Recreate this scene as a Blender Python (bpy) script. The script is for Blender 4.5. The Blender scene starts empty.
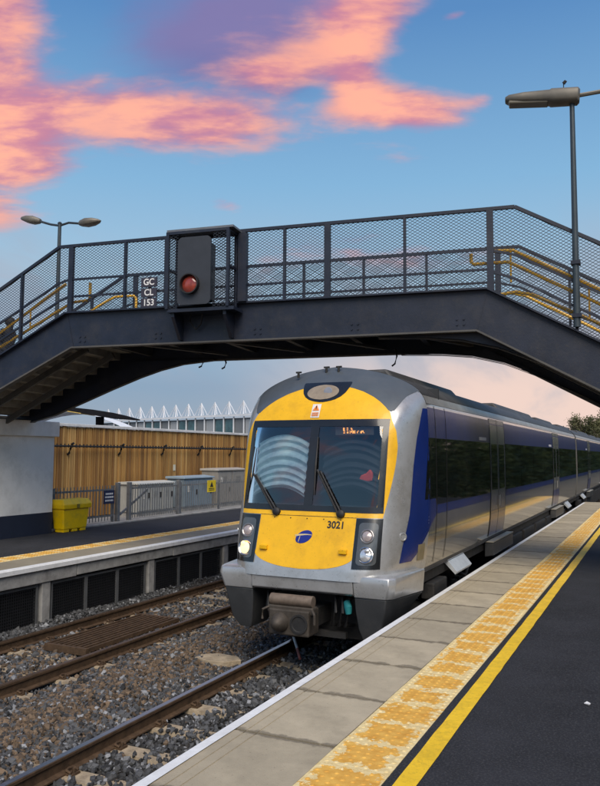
import bpy, bmesh, math, random
import numpy as np
from mathutils import Vector, Matrix
random.seed(7); rng = np.random.default_rng(7)
scene = bpy.context.scene
col = scene.collection
R = math.radians

# ------------------------------------------------------------------ camera
YAW, PITCH, ROLL = R(25.19), R(4.62), R(0.37)
fw = Vector((-math.sin(YAW)*math.cos(PITCH), math.cos(YAW)*math.cos(PITCH), math.sin(PITCH)))
rt = Vector((math.cos(YAW), math.sin(YAW), 0)); up = rt.cross(fw)
r2 = rt*math.cos(ROLL)+up*math.sin(ROLL); u2 = -rt*math.sin(ROLL)+up*math.cos(ROLL)
cam_d = bpy.data.cameras.new('camera'); cam = bpy.data.objects.new('camera', cam_d); col.objects.link(cam)
M = Matrix((r2, u2, -fw)).transposed().to_4x4(); M.translation = Vector((4.378, 0, 2.876)); cam.matrix_world = M
cam_d.sensor_fit = 'HORIZONTAL'; cam_d.sensor_width = 36; cam_d.lens = 36*756.8/600
cam_d.clip_start = .05; cam_d.clip_end = 6000
scene.camera = cam
scene.render.resolution_x, scene.render.resolution_y = 782, 1024
# ------------------------------------------------------------------ light
SUN_EL, SUN_AZ = 48, 150          # azimuth clockwise from +Y (the line of the track)
scene.view_settings.view_transform = 'Standard'; scene.view_settings.look = 'None'
scene.view_settings.exposure = 1.25; scene.view_settings.gamma = 1
sd = bpy.data.lights.new('sun', 'SUN'); sd.energy = 1.5; sd.angle = R(45); sd.color = (1, .90, .76)
so = bpy.data.objects.new('sun', sd); col.objects.link(so)
sdir = Vector((math.sin(R(SUN_AZ))*math.cos(R(SUN_EL)), math.cos(R(SUN_AZ))*math.cos(R(SUN_EL)), math.sin(R(SUN_EL))))
so.rotation_euler = (-sdir).to_track_quat('-Z', 'Y').to_euler(); so.location = (0, 0, 60)

world = bpy.data.worlds.new('World'); scene.world = world; world.use_nodes = True
def build_world():
    nt = world.node_tree; N = nt.nodes; L = nt.links; N.clear()
    def nd(t, **k):
        n = N.new(t)
        for a, b in k.items(): setattr(n, a, b)
        return n
    def ma(op, a, b=None, c=None, clamp=False):
        n = nd('ShaderNodeMath', operation=op); n.use_clamp = clamp
        for i, v in enumerate((a, b, c)):
            if v is None: continue
            if isinstance(v, (int, float)): n.inputs[i].default_value = v
            else: L.new(v, n.inputs[i])
        return n.outputs[0]
    def mix(f, a, b):
        n = nd('ShaderNodeMix', data_type='RGBA')
        if isinstance(f, (int, float)): n.inputs[0].default_value = f
        else: L.new(f, n.inputs[0])
        for i, v in ((6, a), (7, b)):
            if isinstance(v, tuple): n.inputs[i].default_value = (*v, 1)
            else: L.new(v, n.inputs[i])
        return n.outputs[2]
    def sstep(v, a, b):
        n = nd('ShaderNodeMapRange', interpolation_type='SMOOTHSTEP'); L.new(v, n.inputs[0])
        n.inputs[1].default_value = a; n.inputs[2].default_value = b; return n.outputs[0]
    tc = nd('ShaderNodeTexCoord'); sx = nd('ShaderNodeSeparateXYZ'); L.new(tc.outputs['Generated'], sx.inputs[0])
    x, y, z = sx.outputs
    el = ma('MULTIPLY', ma('ARCSINE', z), 57.2958)
    az = ma('MULTIPLY', ma('ARCTAN2', x, y), 57.2958)
    zc = ma('MAXIMUM', z, 0.0)
    # Nishita daylight below the graded evening colour
    sky = nd('ShaderNodeTexSky', sky_type='NISHITA'); sky.sun_disc = False
    sky.sun_elevation = R(SUN_EL); sky.sun_rotation = R(SUN_AZ); sky.air_density = 1.2; sky.dust_density = 1.5
    nish = nd('ShaderNodeVectorMath', operation='SCALE'); L.new(sky.outputs[0], nish.inputs[0]); nish.inputs[3].default_value = .07
    ramp = nd('ShaderNodeValToRGB'); e = ramp.color_ramp
    L.new(ma('DIVIDE', el, 50, clamp=True), ramp.inputs[0])
    stops = [(0.0, (.34, .37, .44)), (.10, (.22, .33, .47)), (.26, (.35, .52, .67)), (.40, (.22, .44, .67)), (.62, (.095, .25, .52)), (1.0, (.06, .16, .40))]
    e.elements[0].position, e.elements[0].color = stops[0][0], (*stops[0][1], 1)
    e.elements[1].position, e.elements[1].color = stops[-1][0], (*stops[-1][1], 1)
    for p_, c_ in stops[1:-1]:
        q = e.elements.new(p_); q.color = (*c_, 1)
    base = mix(.12, ramp.outputs[0], nish.outputs[0])
    # domain-warped cloud noise, on a plane overhead so that clouds flatten towards the horizon
    den = ma('ADD', zc, .22)
    cv = nd('ShaderNodeCombineXYZ'); L.new(ma('DIVIDE', x, den), cv.inputs[0]); L.new(ma('DIVIDE', y, den), cv.inputs[1]); cv.inputs[2].default_value = 3.7
    def noise(scale, detail, rough, dist=0., off=(0, 0, 0), st=(1, 1, 1), wind=0.):
        mp = nd('ShaderNodeMapping'); src = cv.outputs[0]
        if wind:                                    # clouds drawn out along the wind
            wm = nd('ShaderNodeMapping', vector_type='TEXTURE'); L.new(src, wm.inputs[0]); wm.inputs['Rotation'].default_value = (0, 0, R(25)); wm.inputs['Scale'].default_value = (wind, 1, 1); src = wm.outputs[0]
        L.new(src, mp.inputs[0]); mp.inputs['Location'].default_value = off; mp.inputs['Scale'].default_value = st
        n = nd('ShaderNodeTexNoise'); L.new(mp.outputs[0], n.inputs[0]); n.inputs['Scale'].default_value = scale
        n.inputs['Detail'].default_value = detail; n.inputs['Roughness'].default_value = rough; n.inputs['Distortion'].default_value = dist
        return n.outputs[0]
    def blob(a0, e0, sa, se, amp, tilt=0.):
        da = ma('DIVIDE', ma('SUBTRACT', az, a0), sa)
        de = ma('DIVIDE', ma('SUBTRACT', ma('SUBTRACT', el, e0), ma('MULTIPLY', ma('SUBTRACT', az, a0), tilt)), se)
        r_ = ma('ADD', ma('MULTIPLY', da, da), ma('MULTIPLY', de, de))
        return ma('MULTIPLY', ma('EXPONENT', ma('MULTIPLY', r_, -1)), amp)
    def add(*v):
        o = v[0]
        for q in v[1:]: o = ma('ADD', o, q)
        return o
    n1 = noise(2.6, 10, .54, .25, (1.3, .4, 0), (1, 1, 1), 1.5); n2 = noise(7.0, 9, .54, .3, (4, 2, 1), (1, 1, 1), 2.0); n3 = noise(1.6, 5, .5, .3, (8, 3, 2)); n4 = noise(19, 8, .55, .2, (2, 9, 4), (1, 1, 1), 2.2)
    # where the bank of cloud lies (bearing and height in degrees)
    bank = add(blob(-49, 29, 5.2, 8, .24, .1), blob(-46.5, 21, 4.6, 3.2, .21, .1), blob(-48.5, 16.3, 2.8, 1.8, .13), blob(-33.5, 24.1, 8.5, 1.9, .22, -.03), blob(-27.5, 27.6, 4.5, 1.1, .14, .05),
               blob(-20.5, 31.2, 4.6, 2.4, .25, .15), blob(-16.5, 24.9, 5.6, 1.5, .28, -.1), blob(-21, 27.6, 2.2, 2.4, .20), blob(-31.2, 18.5, 2.4, .8, .26, -.06), blob(-36.9, 18.9, .8, .6, .12), blob(-13.3, 30.6, 1.2, .35, .13, .1), blob(-11.2, 25.3, 1.3, .5, .10),
               blob(-37.5, 29.3, 5, 2.8, -.12), blob(-3, 24, 8, 10, -.16), blob(-26, 18, 14, 2.6, -.10), blob(-24, 26, 2.0, .8, -.08))
    v = add(ma('MULTIPLY', n1, .46), ma('MULTIPLY', n2, .40), ma('MULTIPLY', n4, .14), bank, -.03)
    low = sstep(el, 10, 17)
    mask = ma('MULTIPLY', sstep(v, .485, .665), low)
    dense = sstep(v, .56, .76)
    # colour of the lit cloud: salmon where it is bright, rose and mauve in the thinner and higher parts
    lit = mix(sstep(add(ma('MULTIPLY', n2, .6), ma('MULTIPLY', n4, .4)), .42, .58), (.60, .22, .30), (1.0, .43, .29))
    mauve = mix(sstep(n3, .35, .65), (.115, .125, .33), (.22, .17, .36))
    up_m = add(blob(-30, 31.5, 10, 4.5, 1.0, .0), blob(-29, 27.5, 9, 2.6, .45))
    veil = ma('MULTIPLY', sstep(add(ma('MULTIPLY', n3, .4), ma('MULTIPLY', n1, .55), ma('MULTIPLY', n2, .35), ma('MULTIPLY', up_m, .34)), .70, 1.05), low)
    cl = mix(dense, mix(.30, lit, mauve), lit)
    s1 = mix(ma('MULTIPLY', veil, .85), base, mauve)
    s2 = mix(ma('MULTIPLY', mask, .93), s1, cl)
    # low layer: peach haze towards the line of the track, slate-blue streaks to the other side
    peach = ma('MULTIPLY', sstep(az, -34, -12), ma('SUBTRACT', 1, sstep(el, 4.5, 12)))
    ls = noise(3.0, 5, .55, .3, (2, 7, 5), (1, .35, 1))
    pc = mix(sstep(ls, .4, .65), (.84, .62, .53), (.57, .50, .50))
    s3 = mix(ma('MULTIPLY', peach, .9), s2, pc)
    gs = ma('MULTIPLY', ma('MULTIPLY', sstep(ls, .45, .62), sstep(el, 3, 9)), ma('SUBTRACT', 1, sstep(el, 12, 19)))
    s4 = mix(ma('MULTIPLY', gs, .4), s3, (.36, .36, .43))
    bg = nd('ShaderNodeBackground'); L.new(s4, bg.inputs[0]); bg.inputs[1].default_value = .475
    out = nd('ShaderNodeOutputWorld'); L.new(bg.outputs[0], out.inputs[0])
build_world()

# ------------------------------------------------------------------ helpers
MATS = {}
def pm(name, base, rough=.6, metal=0., var=.18, scale=4., bump=0., bscale=60., dirt=None, spec=.5, coat=0., streak=False, rvar=0., bdist=.01, speck=0., sscale=70.):
    """procedural Principled material: base colour with two octaves of wear, optional dirt and relief"""
    if name in MATS: return MATS[name]
    m = bpy.data.materials.new(name); m.use_nodes = True; nt = m.node_tree; N = nt.nodes; L = nt.links
    b = N['Principled BSDF']; b.inputs['Roughness'].default_value = rough; b.inputs['Metallic'].default_value = metal
    b.inputs['Specular IOR Level'].default_value = spec; b.inputs['Coat Weight'].default_value = coat; b.inputs['Coat Roughness'].default_value = .06
    tc = N.new('ShaderNodeTexCoord'); mp = N.new('ShaderNodeMapping'); L.new(tc.outputs['Object'], mp.inputs[0])
    if streak: mp.inputs['Scale'].default_value = (1, 1, .12)
    n = N.new('ShaderNodeTexNoise'); L.new(mp.outputs[0], n.inputs[0]); n.inputs['Scale'].default_value = scale; n.inputs['Detail'].default_value = 8; n.inputs['Roughness'].default_value = .65
    cr = N.new('ShaderNodeValToRGB'); L.new(n.outputs[0], cr.inputs[0])
    lo = tuple(max(0, c*(1-var)) for c in base); hi = tuple(min(1, c*(1+var)) for c in base)
    cr.color_ramp.elements[0].position = .3; cr.color_ramp.elements[0].color = (*lo, 1)
    cr.color_ramp.elements[1].position = .7; cr.color_ramp.elements[1].color = (*hi, 1)
    c = cr.outputs[0]
    if dirt:
        dc, amt, ds = dirt
        n2 = N.new('ShaderNodeTexNoise'); L.new(mp.outputs[0], n2.inputs[0]); n2.inputs['Scale'].default_value = ds; n2.inputs['Detail'].default_value = 10; n2.inputs['Roughness'].default_value = .7
        mr = N.new('ShaderNodeMapRange'); L.new(n2.outputs[0], mr.inputs[0]); mr.inputs[1].default_value = .48; mr.inputs[2].default_value = .72; mr.inputs[4].default_value = amt
        mx = N.new('ShaderNodeMix'); mx.data_type = 'RGBA'; L.new(mr.outputs[0], mx.inputs[0]); L.new(c, mx.inputs[6]); mx.inputs[7].default_value = (*dc, 1); c = mx.outputs[2]
    if speck:
        n3 = N.new('ShaderNodeTexNoise'); L.new(tc.outputs['Object'], n3.inputs[0]); n3.inputs['Scale'].default_value = sscale; n3.inputs['Detail'].default_value = 2
        mr3 = N.new('ShaderNodeMapRange'); L.new(n3.outputs[0], mr3.inputs[0]); mr3.inputs[1].default_value = .66; mr3.inputs[2].default_value = .72; mr3.inputs[4].default_value = speck
        mx3 = N.new('ShaderNodeMix'); mx3.data_type = 'RGBA'; L.new(mr3.outputs[0], mx3.inputs[0]); L.new(c, mx3.inputs[6]); mx3.inputs[7].default_value = (.05, .04, .03, 1); c = mx3.outputs[2]
    L.new(c, b.inputs['Base Color'])
    if rvar:
        mr2 = N.new('ShaderNodeMapRange'); L.new(n.outputs[0], mr2.inputs[0]); mr2.inputs[3].default_value = max(.02, rough-rvar); mr2.inputs[4].default_value = rough+rvar; L.new(mr2.outputs[0], b.inputs['Roughness'])
    if bump:
        nb = N.new('ShaderNodeTexNoise'); L.new(tc.outputs['Object'], nb.inputs[0]); nb.inputs['Scale'].default_value = bscale; nb.inputs['Detail'].default_value = 6
        bp = N.new('ShaderNodeBump'); bp.inputs['Strength'].default_value = bump; bp.inputs['Distance'].default_value = bdist; L.new(nb.outputs[0], bp.inputs['Height']); L.new(bp.outputs[0], b.inputs['Normal'])
    MATS[name] = m; return m
def emit(name, colr, s):
    m = bpy.data.materials.new(name); m.use_nodes = True; b = m.node_tree.nodes['Principled BSDF']
    b.inputs['Base Color'].default_value = (*colr, 1); b.inputs['Emission Color'].default_value = (*colr, 1); b.inputs['Emission Strength'].default_value = s
    return m
def clear_glass(name, tint, refl=.9, rough=.015):
    m = bpy.data.materials.new(name); m.use_nodes = True; nt = m.node_tree; N = nt.nodes; L = nt.links
    for n in list(N):
        if n.type == 'BSDF_PRINCIPLED': N.remove(n)
    t = N.new('ShaderNodeBsdfTransparent'); t.inputs[0].default_value = (*tint, 1)
    g = N.new('ShaderNodeBsdfGlossy'); g.inputs[0].default_value = (refl, refl, refl, 1); g.inputs[1].default_value = rough
    f = N.new('ShaderNodeFresnel'); f.inputs[0].default_value = 1.5
    ad_ = N.new('ShaderNodeMath'); ad_.operation = 'ADD'; L.new(f.outputs[0], ad_.inputs[0]); ad_.inputs[1].default_value = .07
    mx = N.new('ShaderNodeMixShader'); L.new(ad_.outputs[0], mx.inputs[0]); L.new(t.outputs[0], mx.inputs[1]); L.new(g.outputs[0], mx.inputs[2])
    L.new(mx.outputs[0], N['Material Output'].inputs[0]); return m

class MB:
    def __init__(s): s.v = []; s.f = []
    def add(s, vs, fs):
        o = len(s.v); s.v += [tuple(q) for q in vs]; s.f += [tuple(o+i for i in f) for f in fs]; return s
    def box(s, x0, x1, y0, y1, z0, z1):
        return s.add([(x0,y0,z0),(x1,y0,z0),(x1,y1,z0),(x0,y1,z0),(x0,y0,z1),(x1,y0,z1),(x1,y1,z1),(x0,y1,z1)],
                     [(0,3,2,1),(4,5,6,7),(0,1,5,4),(1,2,6,5),(2,3,7,6),(3,0,4,7)])
    def beam(s, a, b, w, h, upv=(0,0,1)):
        a = Vector(a); b = Vector(b); d = (b-a).normalized(); u = Vector(upv)
        if abs(d.dot(u)) > .99: u = Vector((1,0,0))
        r = d.cross(u).normalized()*w/2; u = r.cross(d).normalized()*h/2
        vs = [p+i*r+j*u for p in (a,b) for i,j in ((-1,-1),(1,-1),(1,1),(-1,1))]
        return s.add(vs, [(3,2,1,0),(4,5,6,7),(0,1,5,4),(1,2,6,5),(2,3,7,6),(3,0,4,7)])
    def prism(s, poly, f, t0, t1):
        """poly: 2-D outline; f(a,b,t) -> 3-D"""
        n = len(poly)
        vs = [f(a,b,t0) for a,b in poly]+[f(a,b,t1) for a,b in poly]
        return s.add(vs, [tuple(range(n))[::-1], tuple(range(n,2*n))]+[(i,(i+1)%n,n+(i+1)%n,n+i) for i in range(n)])
    def tube(s, pts, r, n=8, cap=True):
        pts = [Vector(p) for p in pts]; rs = r if isinstance(r,(list,tuple)) else [r]*len(pts); rings = []
        for i,p in enumerate(pts):
            d = (pts[min(i+1,len(pts)-1)]-pts[max(i-1,0)]).normalized()
            u = Vector((0,0,1)) if abs(d.z) < .9 else Vector((1,0,0))
            a = d.cross(u).normalized(); b = d.cross(a)
            rings.append([p+(a*math.cos(k*2*math.pi/n)+b*math.sin(k*2*math.pi/n))*rs[i] for k in range(n)])
        vs = [q for g in rings for q in g]
        fs = [(i*n+k,i*n+(k+1)%n,(i+1)*n+(k+1)%n,(i+1)*n+k) for i in range(len(pts)-1) for k in range(n)]
        if cap: fs += [tuple(range(n))[::-1], tuple((len(pts)-1)*n+k for k in range(n))]
        return s.add(vs, fs)
    def grid(s, rows):
        n = len(rows[0]); vs = [q for g in rows for q in g]
        return s.add(vs, [(i*n+k,i*n+k+1,(i+1)*n+k+1,(i+1)*n+k) for i in range(len(rows)-1) for k in range(n-1)])
    def mesh(s, name, mat, smooth=False):
        me = bpy.data.meshes.new(name); me.from_pydata(s.v, [], s.f); me.validate()
        bm = bmesh.new(); bm.from_mesh(me); bmesh.ops.recalc_face_normals(bm, faces=bm.faces); bm.to_mesh(me); bm.free()
        if mat: me.materials.append(mat)
        if smooth:
            for q in me.polygons: q.use_smooth = True
            me.set_sharp_from_angle(angle=R(40))
        return me
    def build(s, name, mat, parent=None, smooth=False, bevel=0., local=False):
        return link(name, s.mesh(name, mat, smooth), parent, bevel, local)
def link(name, me, parent=None, bevel=0., local=False, loc=None):
    o = bpy.data.objects.new(name, me); col.objects.link(o)
    if parent:
        o.parent = parent
        if not local: o.location = -root_of(parent)
    if loc is not None: o.location = Vector(loc) - (root_of(parent) if parent and not local else Vector((0,0,0)))
    if bevel:
        b = o.modifiers.new('bevel', 'BEVEL'); b.width = bevel; b.segments = 2; b.limit_method = 'ANGLE'
    return o
def root_of(o):
    v = Vector((0,0,0))
    while o: v += o.location; o = o.parent
    return v
def tag(o, label=None, cat=None, group=None, kind=None):
    if label: o['label'] = label
    if cat: o['category'] = cat
    if group: o['group'] = group
    if kind: o['kind'] = kind
    return o
def thing(name, loc, label=None, cat=None, group=None, kind=None, rz=0):
    o = bpy.data.objects.new(name, None); col.objects.link(o); o.location = loc; o.rotation_euler.z = rz; o.empty_display_size = .2
    return tag(o, label, cat, group, kind)
def struct(o): o['kind'] = 'structure'; return o
def lathe(mb, c, axis, prof, n=20):
    """prof: (radius, offset along axis)"""
    c = Vector(c); d = Vector(axis).normalized(); u = Vector((0,0,1)) if abs(d.z) < .9 else Vector((1,0,0)); a = d.cross(u).normalized(); b = a.cross(d)
    rows = [[c+d*h+(a*math.cos(k*2*math.pi/n)+b*math.sin(k*2*math.pi/n))*r for k in range(n+1)] for r,h in prof]
    mb.grid(rows); return mb
def text_mesh(s, size, origin, right, upv, mat, name, parent=None, ext=.0012, local=False, sx=1., align='CENTER', bold=0.):
    cu = bpy.data.curves.new('t', 'FONT'); cu.body = s; cu.size = size; cu.extrude = ext; cu.align_x = align; cu.align_y = 'CENTER'; cu.offset = bold
    t = bpy.data.objects.new('t', cu); col.objects.link(t); bpy.context.view_layer.update()
    me = bpy.data.meshes.new_from_object(t.evaluated_get(bpy.context.evaluated_depsgraph_get())); bpy.data.objects.remove(t); bpy.data.curves.remove(cu)
    me.name = name
    r = Vector(right).normalized(); u = Vector(upv).normalized(); n = r.cross(u); o = Vector(origin)
    for v in me.vertices: v.co = o + r*v.co.x*sx + u*v.co.y + n*v.co.z
    me.materials.clear(); me.materials.append(mat)
    return link(name, me, parent, 0, local)

# ------------------------------------------------------------------ materials
concrete = pm('slab concrete', (.25, .225, .18), .85, 0, .16, 3, .25, 90, ((.13, .12, .10), .55, 1.3))
concrete2 = pm('fascia concrete', (.31, .305, .295), .85, 0, .22, 5, .4, 50, ((.10, .095, .09), .7, 2.2))
asphalt = pm('asphalt', (.021, .022, .027), .88, 0, .38, 1.6, .9, 220, ((.085, .085, .09), .9, 62), spec=.3, bdist=.006)
white_paint = pm('white platform paint', (.74, .75, .76), .6, 0, .08, 6, .1, 60, ((.42, .41, .39), .35, 9))
yellow_paint = pm('yellow line paint', (.86, .55, .02), .6, 0, .14, 5, .5, 200, ((.50, .31, .02), .6, 22), speck=.5, sscale=90, bdist=.005)
rust = pm('rusty rail steel', (.085, .052, .03), .75, .3, .4, 9, .4, 60, ((.16, .10, .055), .6, 14))
steel = pm('polished rail head', (.52, .52, .53), .38, 1, .12, 5, rvar=.1)
dull_head = pm('dull rail head', (.15, .10, .065), .45, .7, .25, 5)
sleeper_m = pm('dusty concrete sleeper', (.36, .29, .20), .9, 0, .3, 7, .5, 60, ((.14, .10, .065), .8, 8))
navy = pm('bridge paint', (.0095, .0145, .031), .45, 0, .28, 2.2, .12, 30, ((.045, .042, .045), .5, 2.4), speck=.35, sscale=30, rvar=.1)
navy_in = pm('bridge soffit paint', (.075, .072, .068), .6, 0, .2, 4, .1, 30, ((.11, .10, .085), .6, 3))
rail_yellow = pm('handrail yellow', (.80, .44, .02), .45, 0, .1, 8, dirt=((.35, .2, .03), .4, 12))
galv = pm('galvanised steel', (.27, .28, .29), .5, .6, .18, 8, dirt=((.14, .14, .14), .4, 6))
black_m = pm('black rubber', (.012, .012, .013), .6, 0, .2, 8)

# ------------------------------------------------------------------ ground and background terrain
XF = -3.893; XP = 1.523; FE = XF-XP          # far track centre, platform edges
g = MB(); g.box(-3000, 3000, -400, 5000, -1.2, -.42); struct(g.build('ground', pm('earth', (.085, .075, .055), .95, 0, .3, .4, .3, 8)))
h = MB()
rows = []
for i in range(7):
    t = i/6; row = []
    for k in range(61):
        a = R(-75+k*2.2); rad = 1500+t*700
        hh = (14+10*math.sin(k*.33)+7*math.sin(k*.77+1)+4*math.sin(k*1.9)+ (14 if k < 22 else 0))*math.sin(t*math.pi*.5)
        row.append((math.sin(a)*rad, math.cos(a)*rad, -1+max(0, hh)))
    rows.append(row)
h.grid(rows); struct(h.build('hills', pm('far hillside', (.10, .13, .12), .95, 0, .3, .01), smooth=True))

# ballast bed: gently heaped between the tracks
def bed_z(x, y):
    z = -.20
    d = abs(x-(-1.93)); z += .10*math.exp(-(d/.55)**2)
    if x < -5.0: z += .07*min(1, (-5.0-x)/.3)
    return z + .018*math.sin(x*3.1+y*1.7)+.014*math.sin(y*2.9-x*2.3)
ballast_m = pm('ballast bed', (.050, .044, .038), .95, 0, .5, 30, 1., 45, ((.015, .015, .016), .9, 20), bdist=.04)
b = MB(); xs = np.linspace(-5.75, 1.75, 40); ys = np.concatenate([np.linspace(-4, 30, 140), np.linspace(31, 180, 30)])
b.grid([[(x, y, bed_z(x, y)) for x in xs] for y in ys]); struct(b.build('ballast_bed', ballast_m, smooth=True))

# ------------------------------------------------------------------ tracks
def rail_profile():
    h = [(.07,-.165),(.07,-.150),(.012,-.135),(.010,-.045),(.034,-.035),(.036,-.008),(.028,0)]
    return h+[(-x,z) for x,z in reversed(h)]
def sleeper_mesh():
    m = MB(); L_ = 1.3
    prof = [(-.135,-.14),(.135,-.14),(.105,.02),(-.105,.02)]
    m.prism(prof, lambda a,b_,t: (t,a,b_), -L_, L_); return m.mesh('sleeper', sleeper_m)
def clip_mesh():
    m = MB(); m.box(-.05,.05,-.055,.055,0,.022); m.tube([(-.03,-.05,.03),(.03,-.05,.045),(.045,0,.05),(.03,.05,.045),(-.03,.05,.03)], .013, 6)
    m.tube([(-.02,0,.02),(-.02,0,.06)], .016, 6); return m.mesh('rail_clip', rust)
SL, CL_ = sleeper_mesh(), clip_mesh()
def track(xc, phase, sp, head, label):
    t = thing('railway_track', (xc, 0, 0), kind='structure')
    for s in (-1, 1):
        m = MB(); prof = rail_profile()
        seg = [-4+k*4 for k in range(8)]+[40, 70, 110, 180]
        m.prism(prof, lambda a,b_,y: (xc+s*.835+a, y, b_), -4, 180); r = m.build('rail', rust, t)
        m = MB(); m.box(xc+s*.835-.031, xc+s*.835+.031, -4, 180, -.002, .0025); m.build('running_surface', head, r)
    y = phase - math.floor((phase+3)/sp)*sp
    k = 0
    while y < 40:
        o = link('sleeper', SL, t, loc=(xc, y+random.uniform(-.012,.012), -.185)); o.rotation_euler.z = random.uniform(-.012,.012)
        if 4.5 < y < 21:
            for s in (-1, 1):
                for q in (-1, 1):
                    c = link('rail_clip', CL_, t, loc=(xc+s*.835+q*.105, y, -.165)); c.rotation_euler.z = 0 if q < 0 else math.pi
        y += sp; k += 1
    return t
near_track = track(0, 7.98, .715, steel, 'near')
far_track = track(XF, 7.41, .75, dull_head, 'far')

# loose ballast stones (nobody could count them)
def stones():
    ico = bmesh.new(); bmesh.ops.create_icosphere(ico, subdivisions=1, radius=1)
    bv = np.array([v.co[:] for v in ico.verts]); bf = np.array([[v.index for v in f.verts] for f in ico.faces]); ico.free()
    P = []
    def scatter(n, x0, x1, y0, y1):
        return np.stack([rng.uniform(x0, x1, n), rng.uniform(y0, y1, n)], 1)
    pts = np.concatenate([scatter(42000, -5.55, 1.5, 4.6, 14), scatter(10000, -5.55, 1.5, 14, 24), scatter(11000, -2.75, -1.05, 4.6, 12)])
    keep = []
    for i, (x, y) in enumerate(pts):
        rail = min(abs(x-.835), abs(x+.835), abs(x-XF-.835), abs(x-XF+.835))
        if rail < .085: continue
        # sleepers stay partly bare beside the rails
        for xc, ph, sp, in ((0, 7.98, .715), (XF, 7.41, .75)):
            dy = abs((y-ph+sp/2) % sp - sp/2); dx = abs(x-xc)
            if dx < 1.3 and dy < .12:
                near = abs(dx-.835)
                if rng.random() < (.93 if near < .36 else .42): break
        else: keep.append(i)
    pts = pts[keep]; n = len(pts)
    size = rng.gamma(9, 1, n)/9*.022+.005
    sc = rng.uniform(.55, 1.5, (n, 3))*size[:, None]; sc[:, 2] *= .8
    q = rng.normal(size=(n, 4)); q /= np.linalg.norm(q, axis=1)[:, None]
    w, x, y, z = q.T
    Rm = np.stack([1-2*(y*y+z*z), 2*(x*y-z*w), 2*(x*z+y*w), 2*(x*y+z*w), 1-2*(x*x+z*z), 2*(y*z-x*w), 2*(x*z-y*w), 2*(y*z+x*w), 1-2*(x*x+y*y)], 1).reshape(n, 3, 3)
    jit = bv[None]*(1+rng.uniform(-.45, .35, (n, len(bv), 1)))
    V = np.einsum('nij,nkj->nki', Rm, jit*sc[:, None, :])
    zz = np.array([bed_z(a, b_) for a, b_ in pts]) + rng.uniform(0, .03, n)
    for xc, ph, sp in ((0, 7.98, .715), (XF, 7.41, .75)):
        on = (np.abs(pts[:, 0]-xc) < 1.32) & (np.abs((pts[:, 1]-ph+sp/2) % sp-sp/2) < .13); zz[on] = np.maximum(zz[on], -.155)
    V[..., 0] += pts[:, 0, None]; V[..., 1] += pts[:, 1, None]; V[..., 2] += zz[:, None]
    F = (bf[None]+np.arange(n)[:, None, None]*len(bv)).reshape(-1, 3)
    me = bpy.data.meshes.new('ballast_stones'); me.vertices.add(n*len(bv)); me.vertices.foreach_set('co', V.reshape(-1).astype('f'))
    me.loops.add(len(F)*3); me.loops.foreach_set('vertex_index', F.reshape(-1).astype('i'))
    me.polygons.add(len(F)); me.polygons.foreach_set('loop_start', (np.arange(len(F))*3).astype('i')); me.polygons.foreach_set('loop_total', np.full(len(F), 3, 'i'))
    me.update(); me.shade_flat()
    # stone colour: dark granite, rusty brown in the heap between the tracks
    brown = np.exp(-((pts[:, 0]+2.05)/.75)**2)*np.clip(1.25-(pts[:, 1]-7)*.10, .15, 1)
    brown = np.maximum(brown, .45*((pts[:, 0] > XF-.8) & (pts[:, 0] < XF+.8)))
    isb = rng.random(n) < brown*.68
    grey = rng.uniform(.012, .10, n)**1.0; light = rng.random(n) < .13; grey[light] = rng.uniform(.13, .30, light.sum())
    c = np.stack([grey*.97, grey*1.0, grey*1.06, np.ones(n)], 1)
    bb = rng.uniform(.045, .15, n); cb = np.stack([bb*1.25, bb*.86, bb*.54, np.ones(n)], 1); c[isb] = cb[isb]
    at = me.color_attributes.new('stone', 'FLOAT_COLOR', 'POINT'); at.data.foreach_set('color', np.repeat(c, len(bv), 0).reshape(-1).astype('f'))
    m = bpy.data.materials.new('ballast stone'); m.use_nodes = True; N = m.node_tree.nodes; L = m.node_tree.links
    a = N.new('ShaderNodeAttribute'); a.attribute_name = 'stone'; p_ = N['Principled BSDF']; p_.inputs['Roughness'].default_value = .8
    nz = N.new('ShaderNodeTexNoise'); nz.inputs['Scale'].default_value = 90; mx = N.new('ShaderNodeMix'); mx.data_type = 'RGBA'; mx.blend_type = 'OVERLAY'; mx.inputs[0].default_value = .5
    L.new(a.outputs[0], mx.inputs[6]); L.new(nz.outputs[0], mx.inputs[7]); L.new(mx.outputs[2], p_.inputs['Base Color'])
    me.materials.append(m)
    tag(link('ballast_stones', me), 'loose dark grey and rusty brown ballast stones between the rails', 'ballast', kind='stuff')
stones()

# rusty grating between the far rails
def grating():
    t = thing('track_grating', (-3.9, 10.3, -.16), 'rusty slatted metal grating lying between the far rails', 'grating')
    x0, x1, y0, y1 = -4.28, -3.46, 9.2, 11.6
    m = MB()
    for y in (y0, y1): m = MB(); m.box(x0, x1, y-.03, y+.03, -.165, -.062); m.build('end_bar', rust, t)
    n = 9
    for i in range(n):
        x = x0+.02+(x1-x0-.04)*i/(n-1); m = MB(); m.box(x-.017, x+.017, y0+.032, y1-.032, -.125, -.06+random.uniform(-.004, .004)); m.build('slat', rust, t)
    for k in range(5):
        y = y0+(y1-y0)*(k+.5)/5; m = MB(); m.box(x0, x1, y-.02, y+.02, -.165, -.127); m.build('bearer', rust, t)
grating()
# flat worn slab lying in the six-foot
m = MB(); pts = [(-.34,-.15),(-.1,-.22),(.2,-.16),(.34,.02),(.2,.17),(-.15,.2),(-.36,.05)]
m.prism(pts, lambda a,b_,t: (-1.45+a, 9.72+b_, t), -.2, -.075); tag(m.build('stone_slab', sleeper_m, bevel=.01), 'flat tan stone slab lying in the ballast between the tracks', 'stone slab')
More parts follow.
